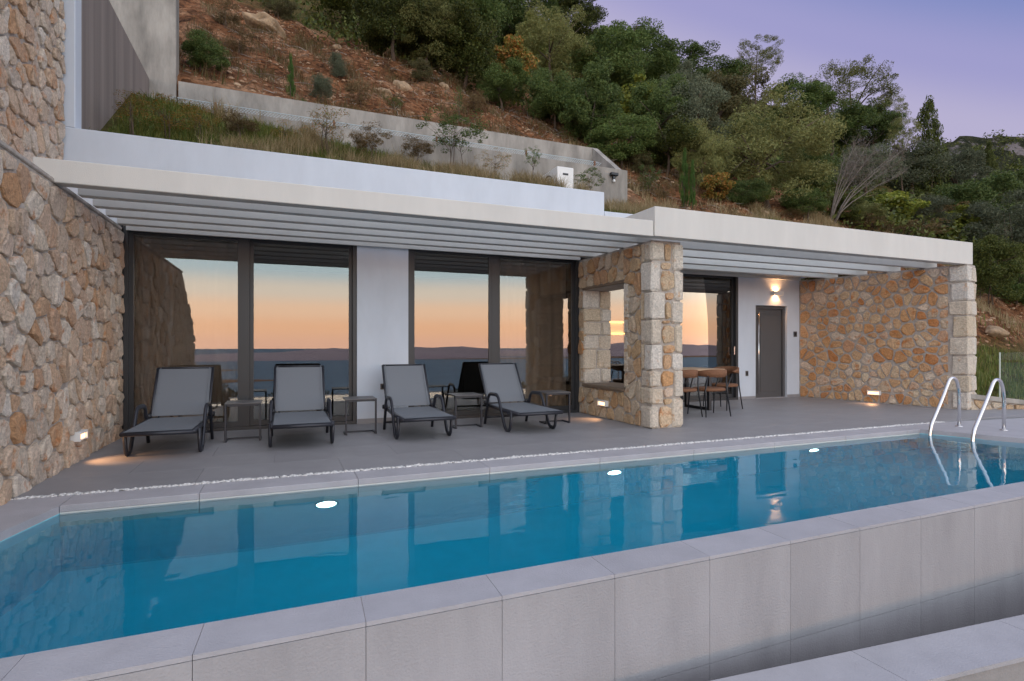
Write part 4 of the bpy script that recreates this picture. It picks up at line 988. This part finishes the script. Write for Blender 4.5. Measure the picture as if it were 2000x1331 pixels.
crown('rustweed', 60, 26, .20, .07, 'lf_autumn', shape='airy', aspect=.3)
crown('autumn2', 70, 40, .20, .06, 'lf_autumn', shape='airy', aspect=.25, up=.5)
crown('darkcypress', 70, 110, .22, .10, 'lf_dark', shape='cypress', aspect=.3, up=.6)
cnt = {}
rt = random.Random(3)
def tree(u, vb, vc, wpx, hpx, kind, label, group=None, name='tree', cat='tree', bark='bark', tr=.05, t=None, limbs=6, sink=.0, stems=1, lean=0.0):
    """plant a tree: base on the hillside along the sight line (u, vb); crown centre and size given as seen from the terrace"""
    t = t or march(u, vb) or 45.0
    base = along(u, vb, t); base[2] = min(base[2], hz(base[0], base[1])) if base[1] > 8 else base[2]
    w = wpx*t/FPX; h = hpx*t/FPX
    c = along(u, vc, t); c[2] = CAM_H + (HORIZ-vc)/FPX*t
    root = empty(name, tuple(base), rt.uniform(0, 6.28)*0); tag(root, label, cat, group)
    ch = c[2]-base[2]
    k = cnt.get(kind, 0); cnt[kind] = k+1
    me = CROWN[kind][k % len(CROWN[kind])]
    o = bpy.data.objects.new('crown', me); COL.objects.link(o); o.parent = root; o.location = (lean*ch*RT[0], lean*ch*RT[1], ch); o.scale = (w/2, w/2*rt.uniform(.85, 1.1), h/2); o.rotation_euler = (0, 0, rt.uniform(0, 6.28))
    tk = MB(); rr = max(.012, tr*w*.55)
    for s in range(stems):
        bx, by = (0, 0) if stems == 1 else (rt.uniform(-.12, .12)*w, rt.uniform(-.12, .12)*w)
        top = Vector((lean*ch*RT[0]+rt.uniform(-.08, .08)*w, lean*ch*RT[1]+rt.uniform(-.08, .08)*w, ch+h*.15)); fork = Vector((bx, by, 0)).lerp(top, .45) + Vector((rt.uniform(-.05, .05)*w, rt.uniform(-.05, .05)*w, 0))
        r0 = rr/math.sqrt(stems)
        tk.tube([(bx, by, -.2-sink), Vector((bx, by, 0)).lerp(fork, .5)+Vector((rt.uniform(-.03, .03)*w, 0, 0)), fork, top], [r0*1.25, r0, r0*.8, r0*.2], 7)
        for q in range(limbs):
            a = rt.uniform(0, 6.28); e = Vector((lean*ch*RT[0]+math.cos(a)*w*.38, lean*ch*RT[1]+math.sin(a)*w*.38, ch+rt.uniform(-.25, .3)*h)); st = fork.lerp(top, rt.uniform(0, .6)); mid = st.lerp(e, .5)+Vector((0, 0, .05*h))
            tk.tube([st, mid, e], [r0*.5, r0*.33, r0*.1], 5)
    tk.build('trunk', M[bark], root, smooth=True)
    return root
# the wood on the upper slope: evergreens with nothing to tell them apart
G1 = 'evergreens of the wood on the upper slope'
for (u, vb, vc, w, h) in [(700, 75, -10, 210, 150), (770, 120, 40, 170, 150), (835, 140, 60, 170, 150), (905, 175, 95, 170, 150), (930, 110, 20, 190, 150), (1010, 130, 30, 190, 150), (1075, 190, 90, 170, 160),
                          (1085, 255, 190, 140, 130), (1150, 300, 215, 150, 150), (1120, 130, 50, 140, 120), (860, 60, -20, 200, 140), (980, 215, 165, 110, 90), (1190, 230, 130, 150, 140), (1215, 330, 280, 130, 110), (1300, 345, 280, 140, 130), (1370, 370, 310, 130, 130)]:
    kk = rt.choice(('dark', 'dark', 'mid', 'dark', 'olive', 'mid'))
    tree(u, vb, vc, w*rt.uniform(.85, 1.1), h*rt.uniform(.9, 1.15), kk, {'dark': 'dark evergreen tree in the dense wood on the upper slope', 'mid': 'mid green broadleaf tree in the dense wood on the upper slope', 'olive': 'olive green tree in the dense wood on the upper slope'}[kk], {'dark': G1, 'mid': 'broadleaf trees of the wood on the upper slope', 'olive': 'olive green trees of the wood on the upper slope'}[kk], tr=.035)
G2 = 'bushy green trees along the ridge'
for (u, vb, vc, w, h) in [(1210, 170, 82, 130, 90), (1265, 220, 125, 140, 120), (1330, 220, 140, 150, 90), (1290, 300, 210, 130, 130), (1400, 250, 160, 130, 80), (1560, 300, 205, 150, 90), (1620, 330, 250, 150, 100), (1700, 340, 255, 140, 90), (1440, 350, 290, 130, 130), (1570, 380, 330, 150, 110)]:
    tree(u, vb, vc, w, h, 'mid', 'mid green bushy tree crowding the ridge above the right canopy', G2)
G3 = 'grey-green bushy trees on the right of the ridge'
for (u, vb, vc, w, h) in [(1360, 330, 225, 130, 170), (1330, 270, 180, 110, 130), (1780, 400, 330, 150, 120), (1868, 420, 345, 120, 120), (1690, 400, 330, 130, 110)]:
    tree(u, vb, vc, w, h, 'grey', 'grey-green dense bushy tree in the wood behind the canopy', G3)
tree(1505, 416, 300, 270, 225, 'olive', 'large grey-green olive tree with a dark trunk above the right canopy', tr=.036, limbs=12, lean=.05)
tree(1665, 330, 178, 165, 150, 'airy', 'airy olive tree standing against the sky on the ridge', tr=.04)
tree(1728, 330, 222, 85, 70, 'airy', 'smaller airy olive tree against the sky left of the conifer', tr=.04)
tree(1478, 250, 112, 100, 85, 'airy', 'small wispy tree poking up out of the ridge against the sky', tr=.04)
tree(1400, 300, 195, 165, 150, 'brown', 'brownish green tree with a bare leaning trunk left of the large olive', tr=.05, lean=.25)
tree(1812, 420, 300, 95, 215, 'conifer', 'tall ragged dark conifer rising above the ridge', tr=.03)
tree(1765, 400, 262, 60, 70, 'airy', 'thin sparse tree beside the tall conifer', tr=.04)
tree(1337, 412, 350, 26, 118, 'cypress', 'taller of the two young bright green cypresses behind the canopy', tr=.03)
tree(1353, 412, 358, 18, 95, 'cypress', 'shorter of the two young bright green cypresses behind the canopy', tr=.03)
tree(568, 192, 150, 19, 88, 'cypress', 'slender bright green cypress sapling behind the concrete channel', tr=.03)
tree(1932, 372, 316, 28, 85, 'darkcypress', 'dark slim cypress in front of the distant hill', tr=.03)
tree(1000, 195, 128, 108, 115, 'autumn', 'small tree turning orange at the edge of the wood', tr=.05)
tree(1238, 280, 205, 115, 95, 'yellow', 'yellow-green tree with thin pale stems behind the channel end', bark='bark_pale', tr=.03, stems=4, limbs=2)
tree(778, 70, 22, 60, 60, 'yellow', 'yellow-green leafy tree at the lower edge of the dark wood', tr=.04)
tree(1040, 150, 75, 90, 80, 'yellow', 'yellowish green tree among the dark evergreens of the wood', tr=.04)
tree(1745, 440, 408, 130, 75, 'yellow', 'low yellow-green shrub behind the right canopy', name='shrub', cat='shrub')
for i, (u, vb, vc, w, h, kd_, lb) in enumerate([
    (1905, 470, 400, 170, 130, 'mid', 'tall green shrub above the right corner of the canopy'), (1965, 520, 440, 150, 150, 'grey', 'big grey-green shrub at the right edge above the bank'),
    (1935, 600, 520, 130, 150, 'dark', 'dark ivy-green shrub beside the right wall corner'), (1990, 600, 560, 120, 120, 'mid', 'leafy green shrub at the right edge above the red gravel'),
    (1845, 460, 425, 110, 70, 'dry', 'dry ochre shrub above the right end of the canopy'), (1700, 455, 440, 120, 45, 'dry', 'dry ochre shrub behind the middle of the right canopy'), (1790, 465, 450, 120, 45, 'dry', 'dry ochre shrub left of the canopy corner'),
    (1985, 420, 370, 110, 90, 'mid', 'green shrub at the right edge below the distant hill')]):
    tree(u, vb, vc, w, h, kd_, lb, name='shrub', cat='shrub', tr=.03, stems=3, limbs=3)
for i, (u, vb, vc, w, h, kd_, lb) in enumerate([
    (402, 150, 105, 95, 80, 'mid', 'bushy green shrub on the red slope beside the concrete wall'), (628, 205, 172, 60, 60, 'grey', 'grey-green shrub behind the channel near the bare weed'), (700, 215, 178, 50, 70, 'dry', 'dry brown sapling on the red slope above the channel'),
    (895, 235, 190, 22, 50, 'weed', 'thin green weed behind the channel wall'), (660, 160, 128, 40, 60, 'grey', 'sparse grey bush in the middle of the red slope'), (590, 230, 205, 30, 40, 'weed', 'small green weed at the foot of the red slope'),
    (770, 215, 200, 40, 30, 'weed', 'low green weed beside the round boulder'), (1270, 380, 345, 60, 70, 'weed', 'green weed clump right of the channel end'), (1300, 400, 372, 50, 50, 'dry', 'dry weed clump between channel end and cypresses')]):
    tree(u, vb, vc, w, h, kd_, lb, name='shrub', cat='shrub', tr=.03, stems=2, limbs=3)
for i, (u, vb, vc, w, h, kd_, lb) in enumerate([
    (1455, 410, 378, 90, 70, 'mid', 'low green bush left of the large olive trunk'), (1570, 428, 398, 100, 65, 'mid', 'low green bush right of the large olive trunk'), (1640, 440, 412, 90, 60, 'dark', 'dark low bush at the foot of the bare tree'),
    (1400, 400, 365, 70, 60, 'autumn', 'rusty low bush right of the young cypresses'), (1690, 446, 420, 80, 50, 'olive', 'olive green low bush right of the bare tree'), (1850, 470, 440, 110, 70, 'yellow', 'yellowish bush near the right corner of the canopy'),
    (1800, 452, 415, 110, 80, 'grey', 'grey-green bush below the tall conifer'), (1250, 345, 318, 60, 55, 'brown', 'brownish scrub just beyond the channel end'), (1545, 432, 418, 60, 30, 'dry', 'dry grass tuft bush before the large olive'),
    (470, 110, 80, 60, 55, 'dry', 'dry brown bush below the pale rock slab'), (545, 40, 15, 70, 60, 'brown', 'brownish scrub at the top of the red slope'), (820, 165, 140, 60, 50, 'brown', 'brownish scrub along the upper edge of the red slope'), (930, 225, 200, 60, 50, 'dry', 'dry straw bush on the red slope left of the wood'), (440, 60, 25, 60, 60, 'dry', 'dry bush high beside the tall concrete wall')]):
    tree(u, vb, vc, w, h, kd_, lb, name='shrub', cat='shrub', tr=.03, stems=3, limbs=3)
# plants on the roof itself, in front of the channel
def roof_plant(u, v, y, vc, w, h, kd_, lb, **k):
    d = ray(u, v); t = y/d[1]; return tree(u, v, vc, w, h, kd_, lb, name='shrub', cat='shrub', t=t, **k)
roof_plant(885, 322, 10.9, 255, 150, 95, 'weed', 'leafy grey-green shrub growing before the concrete channel', tr=.02, stems=4, limbs=6)
roof_plant(640, 290, 10.7, 240, 100, 80, 'rustweed', 'thin dark straggly weed before the concrete channel', tr=.022, stems=3, limbs=8)
roof_plant(320, 250, 9.8, 222, 170, 70, 'rustweed', 'orange-brown weeds in the left corner of the roof garden', tr=.02, stems=3, limbs=3)
for u_, v_, y_, vc_, w_, h_, kd_, lb in ((470, 268, 10.6, 240, 80, 50, 'dry', 'dry brush tuft on the roof nearest the concrete side walls'), (560, 285, 10.9, 258, 70, 50, 'rustweed', 'rust coloured weed on the roof left of the straggly dark weed'), (725, 300, 10.6, 270, 90, 60, 'dry', 'dry straw brush on the roof right of the straggly dark weed'), (815, 318, 10.9, 288, 80, 55, 'dry', 'dry straw brush on the roof left of the leafy shrub'), (965, 338, 10.8, 312, 80, 45, 'rustweed', 'brown weeds on the roof left of the air conditioner'), (1150, 370, 10.6, 345, 80, 45, 'weed', 'green weeds on the roof right of the air conditioner'), (255, 232, 9.3, 205, 70, 60, 'rustweed', 'orange weeds against the brown concrete side wall'), (390, 262, 10.2, 228, 90, 60, 'autumn2', 'golden-orange weeds in the corner of the roof garden')):
    roof_plant(u_, v_, y_, vc_, w_, h_, kd_, lb, tr=.012, stems=5, limbs=2)
roof_plant(1040, 335, 11.0, 305, 40, 45, 'weed', 'thin sprig before the right part of the channel', tr=.03, stems=1, limbs=4)
# bare leaning tree behind the right canopy
bt = march(1622, 437) or 18; bb = along(1622, 437, bt); bb[2] = hz(bb[0], bb[1])
bare = empty('bare_tree', tuple(bb)); tag(bare, 'bare pale-branched tree leaning right beside the large olive', 'tree')
sc_ = bt/FPX; mb = MB(); tw_ = MB(); rb = random.Random(12)
Rv = Vector(RT)
for k in range(11):
    du = rb.uniform(25, 165); dv = rb.uniform(120, 195)*(1-.30*(du/190)); dep = rb.uniform(-.6, .6)
    e = Rv*(du*sc_)+Vector((0, 0, dv*sc_))+Vector(FW)*dep; m1 = Rv*(du*sc_*.30)+Vector((0, 0, dv*sc_*.42))+Vector(FW)*dep*.4
    s0 = Rv*rb.uniform(-.1, .1)
    mb.tube([s0+Vector((0, 0, -.2)), s0.lerp(m1, .5)+Vector((0, 0, .05)), m1, m1.lerp(e, .5)+Vector((0, 0, .06)), e], [.034, .027, .02, .011, .004], 6)
    for q in range(38):
        p = m1.lerp(e, rb.uniform(.2, 1)); d = Vector((rb.gauss(0, .25), rb.gauss(0, .25), abs(rb.gauss(.2, .2))))+Rv*rb.uniform(.0, .4)
        mid = p+d*.5+Vector((rb.gauss(0, .04), rb.gauss(0, .04), rb.gauss(0, .04))); tw_.tube([p, mid, p+d], [.0055, .004, .002], 3, cap=False)
        for _ in range(3):
            d2 = Vector((rb.gauss(0, .12), rb.gauss(0, .12), abs(rb.gauss(.1, .12)))); tw_.tube([mid, mid+d2], [.003, .0015], 3, cap=False)
bk = mat('bark_grey', (.17, .145, .125), .95, var=.3, scale=8); mb.build('trunk', bk, bare, smooth=True); tw_.build('crown', bk, bare)

# undergrowth of the wood, one mass
def undergrowth():
    P = []; S = []
    for _ in range(2600):
        x = rt.uniform(-12, 75); y = rt.uniform(15, 75)
        # the cut red slope stays open: the wood begins beyond a line
        if y < 17.2 + max(0, (14-x))*.33 - max(0, x-11)*.62: continue
        z = hz(x, y); d = math.hypot(x, y); r = rt.uniform(.5, 1.0)*(1+d/60); n = int(70)
        q = rg_.normal(size=(n, 3)); q /= np.linalg.norm(q, axis=1)[:, None]; q *= (rg_.random(n)**.4)[:, None]*r; q[:, 2] = abs(q[:, 2])*.9
        P.append(q+np.array([x, y, z])); S.append(np.full(n, .10+.0035*d))
    C = np.concatenate(P); s = np.concatenate(S)
    me = leaf_mesh('undergrowth', C, s, M['lf_dark'], .55); o = bpy.data.objects.new('undergrowth', me); COL.objects.link(o); tag(o, 'dense dark undergrowth covering the wooded slope', 'undergrowth', kind='stuff')
undergrowth()

# grasses
def blades(name, pts, h, mt, w=.006, bend=.5):
    n = len(pts); a = rg_.uniform(0, 2*PI, n); hh = h*rg_.uniform(.45, 1.3, n); d = np.stack([np.cos(a), np.sin(a), np.zeros(n)], 1); e = np.stack([-np.sin(a), np.cos(a), np.zeros(n)], 1)
    lean = rg_.uniform(.1, bend, n)[:, None]*hh[:, None]
    V = np.empty((n, 5, 3)); m_ = pts+d*lean*.3; m_[:, 2] += hh*.6; tp = pts+d*lean; tp[:, 2] += hh*(1-.25*np.minimum(1, lean[:, 0]/hh))
    V[:, 0] = pts-e*w; V[:, 1] = pts+e*w; V[:, 2] = m_-e*w*.7; V[:, 3] = m_+e*w*.7; V[:, 4] = tp
    me = bpy.data.meshes.new(name); me.vertices.add(n*5); me.vertices.foreach_set('co', V.ravel().astype(np.float32))
    me.loops.add(n*9); b = np.arange(n)*5; idx = np.stack([b, b+1, b+2, b+1, b+3, b+2, b+2, b+3, b+4], 1).ravel().astype(np.int32); me.loops.foreach_set('vertex_index', idx)
    me.polygons.add(n*3); me.polygons.foreach_set('loop_start', np.arange(0, n*9, 3, dtype=np.int32)); me.polygons.foreach_set('loop_total', np.full(n*3, 3, dtype=np.int32)); me.update(calc_edges=True)
    me.materials.append(mt); o = bpy.data.objects.new(name, me); COL.objects.link(o); return o
def scatter(n, x0, x1, y0, y1, dens):
    out = []
    while len(out) < n:
        x = rt.uniform(x0, x1); y = rt.uniform(y0, y1)
        if rt.random() < dens(x, y): out.append((x, y, hz(x, y)-.01))
    return np.array(out)
nz = lambda x, y, s, k: mnoise.noise(Vector((x*s, y*s, k)))
tag(blades('grass', scatter(60000, -2.4, 12, 8.62, 11.45, lambda x, y: .30+.7*smooth(-.3, .2, nz(x, y, 1.4, 2))), .16, M['lf_grass'], w=.006, bend=1.1), 'short green grass on the planted roof', 'grass', kind='stuff')
tag(blades('dry_grass', scatter(26000, -1.2, 12, 8.8, 11.4, lambda x, y: smooth(.05, .5, nz(x, y, 1.5, 7)+.35*nz(x, y, 5, 3))*(1 if x < 5.5 else .6)), .36, M['lf_straw'], w=.004, bend=.9), 'tall straw-coloured dry grass on the planted roof', 'grass', kind='stuff')
tag(blades('grass', scatter(26000, 11.9, 26, 4.0, 10.5, lambda x, y: 1.0 if hz(x, y) < .9+.4*nz(x, y, .5, 3) else .05), .22, M['lf_grass'], w=.009), 'grass on the low bank right of the villa', 'grass', kind='stuff')
tag(blades('dry_grass', scatter(16000, 4, 24, 9.6, 17, lambda x, y: smooth(.0, .5, nz(x, y, .5, 12)) if (x > 8.4) else 0), .38, M['lf_straw'], w=.006, bend=1.0), 'dry grass and weeds at the foot of the wood', 'grass', kind='stuff')
tag(blades('weeds', scatter(16000, -2.5, 16, 13.2, 21, lambda x, y: .06+smooth(.0, .45, nz(x, y, .9, 21)+.4*nz(x, y, 3, 5))), .30, M['lf_weed'], w=.007, bend=1.3), 'dry weeds scattered over the red slope', 'weeds', kind='stuff')

# dead sticks and brush lying on the slope
sk = MB(); rk2 = random.Random(17)
for _ in range(700):
    x = rk2.uniform(-2, 14); y = rk2.uniform(13.3, 21)
    z = hz(x, y)+.02; a = rk2.uniform(0, 6.28); l = rk2.uniform(.15, .7); up_ = rk2.uniform(-.1, .45)
    p = Vector((x, y, z)); d = Vector((math.cos(a), math.sin(a), up_+.5*math.sin(a)))*l
    sk.tube([p, p+d*.5+Vector((rk2.gauss(0, .03), rk2.gauss(0, .03), .03)), p+d], [.009, .007, .003], 3, cap=False)
tag(sk.build('dead_twigs', M['bark_pale']), 'dead twigs and brush lying on the red slope', 'twigs', kind='stuff')
# loose stones on the red slope
sm = MB(); rk = random.Random(8)
for _ in range(9000):
    x = rk.uniform(-2, 24); y = rk.uniform(13.2, 22) if x < 9 else rk.uniform(7.5, 17)
    if x > 9 and (hz(x, y) < 1.0 or (y < 9.6 and x < 12.3)): continue
    if nz(x, y, .5, 31) < rk.uniform(-.5, .3): continue
    s = .025+.05*rk.random()**3; z = hz(x, y)
    sm.add([(x+v.x*s*rk.uniform(.7, 1.3), y+v.y*s*rk.uniform(.7, 1.3), z+v.z*s*.7) for v in ico_v], ico_f)
tag(sm.build('gravel', leaf_mat('slope_gravel', [(.20,.09,.045), (.42,.25,.15), (.52,.38,.25), (.30,.14,.07)], 0.0, .95)), 'loose pale gravel and stones on the red slope', 'gravel', kind='stuff')
def boulder(u, v, wpx, hpx, lb, flat=1.0, seed=0):
    t = march(u, v); 
    if not t: return
    p = along(u, v, t); w = wpx*t/FPX/2; h = hpx*t/FPX/2
    bm = bmesh.new(); bmesh.ops.create_icosphere(bm, subdivisions=3, radius=1.0)
    for q in bm.verts:
        n_ = q.co.normalized(); k = 1+.35*mnoise.fractal(n_*1.3+Vector((seed*7.1, 0, 0)), 1.0, 2.0, 4); q.co = Vector((n_.x*w*k, n_.y*w*.8*k, n_.z*h*k))
    me = bpy.data.meshes.new('boulder'); bm.to_mesh(me); bm.free()
    o = link_mesh('boulder', me, M['rock'], None, tuple(p), smooth=True); o.rotation_euler = (.1, .25, rk.uniform(0, 1)); tag(o, lb, 'rock', 'boulders on the red slope')
boulder(522, 62, 85, 36, 'large pale slab of rock high on the red slope', seed=1); boulder(785, 175, 38, 30, 'round ochre boulder on the red slope above the channel', seed=2)
boulder(752, 190, 44, 18, 'flat brown rock left of the round boulder', seed=3); boulder(360, 108, 34, 30, 'pale rock against the tall concrete wall', seed=4)
boulder(868, 172, 24, 18, 'small pale rock on the red slope right of the round boulder', seed=5); boulder(1940, 652, 50, 24, 'pale rock in the red gravel bank at the right edge', seed=6); boulder(1490, 420, 30, 14, 'reddish rocks at the foot of the large olive', seed=7); boulder(660, 95, 18, 14, 'small pale stone in the middle of the red slope', seed=8)

# distant hill with rock outcrops
def far_hill():
    m, nt, p = newmat('distant_scrub'); N = nt.nodes; L = nt.links; tc = N.new('ShaderNodeTexCoord')
    n1 = N.new('ShaderNodeTexNoise'); n1.inputs['Scale'].default_value = .25; n1.inputs['Detail'].default_value = 8; n1.inputs['Roughness'].default_value = .7; L.new(tc.outputs['Object'], n1.inputs['Vector'])
    r = N.new('ShaderNodeValToRGB'); e = r.color_ramp.elements; e[0].position = .35; e[0].color = (.02, .026, .018, 1); e[1].position = .65; e[1].color = (.07, .07, .04, 1); L.new(n1.outputs['Fac'], r.inputs[0])
    n2 = N.new('ShaderNodeTexNoise'); n2.inputs['Scale'].default_value = .045; n2.inputs['Detail'].default_value = 7; n2.inputs['Roughness'].default_value = .65; L.new(tc.outputs['Object'], n2.inputs['Vector'])
    mr = N.new('ShaderNodeMapRange'); mr.interpolation_type = 'SMOOTHSTEP'; mr.inputs['From Min'].default_value = .52; mr.inputs['From Max'].default_value = .58; L.new(n2.outputs['Fac'], mr.inputs['Value'])
    mx = N.new('ShaderNodeMix'); mx.data_type = 'RGBA'; L.new(mr.outputs[0], mx.inputs['Factor']); L.new(r.outputs[0], mx.inputs['A']); mx.inputs['B'].default_value = (.24, .21, .21, 1); L.new(mx.outputs['Result'], p.inputs['Base Color']); p.inputs['Roughness'].default_value = 1; p.inputs['Specular IOR Level'].default_value = 0
    b = N.new('ShaderNodeBump'); b.inputs['Distance'].default_value = 4; L.new(n1.outputs['Fac'], b.inputs['Height']); L.new(b.outputs[0], p.inputs['Normal'])
    # a ridge running across the view at some 260 m, its crest rising and falling
    crest = [(1000, 330), (1500, 330), (1780, 300), (1840, 281), (1880, 264), (1930, 266), (1975, 264), (2030, 272), (2150, 268), (2400, 300), (2900, 380)]
    vs = []; fs = []; nu = 150; nr = 26
    for i in range(nu+1):
        u = 1000+1900*i/nu
        for (a, va), (b_, vb_) in zip(crest[:-1], crest[1:]):
            if a <= u <= b_: vv = va+(vb_-va)*(u-a)/(b_-a); break
        for j in range(nr+1):
            f = j/nr; t = 150+120*f; top = (HORIZ-vv)/FPX*270; z = -25+(top+26)*(f**1.1)
            pt = along(u, HORIZ, t); k = math.sin(PI*f)+.25*f
            z += k*10*mnoise.fractal(Vector((pt[0]*.03, pt[1]*.03, 2)), 1.0, 2.0, 5) + 2.2*mnoise.noise(Vector((pt[0]*.2, pt[1]*.2, 5)))
            vs.append((pt[0], pt[1], z))
    for i in range(nu):
        for j in range(nr): a = i*(nr+1)+j; fs.append((a, a+nr+1, a+nr+2, a+1))
    me = bpy.data.meshes.new('distant_hill'); me.from_pydata(vs, [], fs); o = link_mesh('distant_hill', me, m, smooth=True); tag(o, kind='structure', label='distant scrubby hill with bare rock')
    P = []; S = []
    for _ in range(1500):
        i = rt.randrange(nu//3, nu); j = rt.randrange(4, nr+1); v = vs[i*(nr+1)+j]; c = np.array(v)+np.array([rt.uniform(-4, 4), rt.uniform(-4, 4), .6])
        if nz(c[0], c[1], .045, 77) > .12: continue
        q = rg_.normal(size=(40, 3))*np.array([1.5, 1.5, .9]); P.append(c+q); S.append(np.full(40, .9))
    me = leaf_mesh('scrub', np.concatenate(P), np.concatenate(S), M['lf_dark'], .7); o = bpy.data.objects.new('scrub', me); COL.objects.link(o); tag(o, 'scrub covering the distant hill', 'scrub', kind='stuff')
far_hill()

# seaward garden, seen mirrored in the windows
gt = 0
for (x, y, hgt, w, kd_) in [(x, y, hgt+3.0, w, kd_) for x, y, hgt, w, kd_ in [(-9, -16, 8.5, 7, 'mid'), (-4.5, -14, 6.9, 5, 'dark'), (1, -15, 6.6, 5, 'olive'), (6, -17, 6.3, 6, 'mid'), (11.5, -14, 6.4, 5.5, 'dark'), (17, -18, 8.2, 7, 'olive'), (23, -16, 7.0, 6, 'mid'), (30, -20, 8.6, 7.5, 'dark'), (38, -22, 9.0, 8, 'mid'), (-15, -22, 11, 9, 'dark'), (-26, -30, 14, 11, 'mid'), (-5, -34, 15, 11, 'olive'), (9, -36, 15.5, 11, 'mid'), (46, -30, 12, 10, 'olive')]]:
    zb = gz(y)-.5; t_ = empty('tree', (x, y, zb)); tag(t_, 'rounded garden tree on the seaward slope mirrored in the windows', 'tree', 'garden trees mirrored in the windows')
    me = CROWN[kd_][gt % len(CROWN[kd_])]; gt += 1
    o = bpy.data.objects.new('crown', me); COL.objects.link(o); o.parent = t_; o.scale = (w/2, w/2, w*.45); o.location = (0, 0, hgt-w*.42); o.rotation_euler = (0, 0, gt)
    MB().tube([(0, 0, -.3), (.1, 0, hgt*.4), (0, .1, hgt-w*.3)], [.22, .16, .05], 7).build('trunk', M['bark'], t_, smooth=True)
for (x, y, zb, lb) in ((-24, -95, gz(-95)-1.5, 'white house on the seaward slope mirrored in the window by the rubble wall'), (14, -120, gz(-120)-1.5, 'white house further down the seaward slope mirrored in the middle window')):
    h = empty('house', (x, y, zb)); tag(h, lb, 'house', 'houses mirrored in the windows')
    MB().box((-6, -4, 0), (6, 4, 6)).build('wall', M['white'], h)
    MB().add([(-6.5,-4.5,6),(6.5,-4.5,6),(6.5,4.5,6),(-6.5,4.5,6),(-5,0,8),(5,0,8)], [(0,3,2,1),(0,1,5,4),(2,3,4,5),(1,2,5),(3,0,4)]).build('roof', mat('roof_tile', (.30, .12, .06), .9, var=.2), h)
    for q in range(4): MB().box((-4.8+2.6*q, 4.0, 3.6), (-3.6+2.6*q, 4.05, 5.0)).build('window', M['frame'], h)
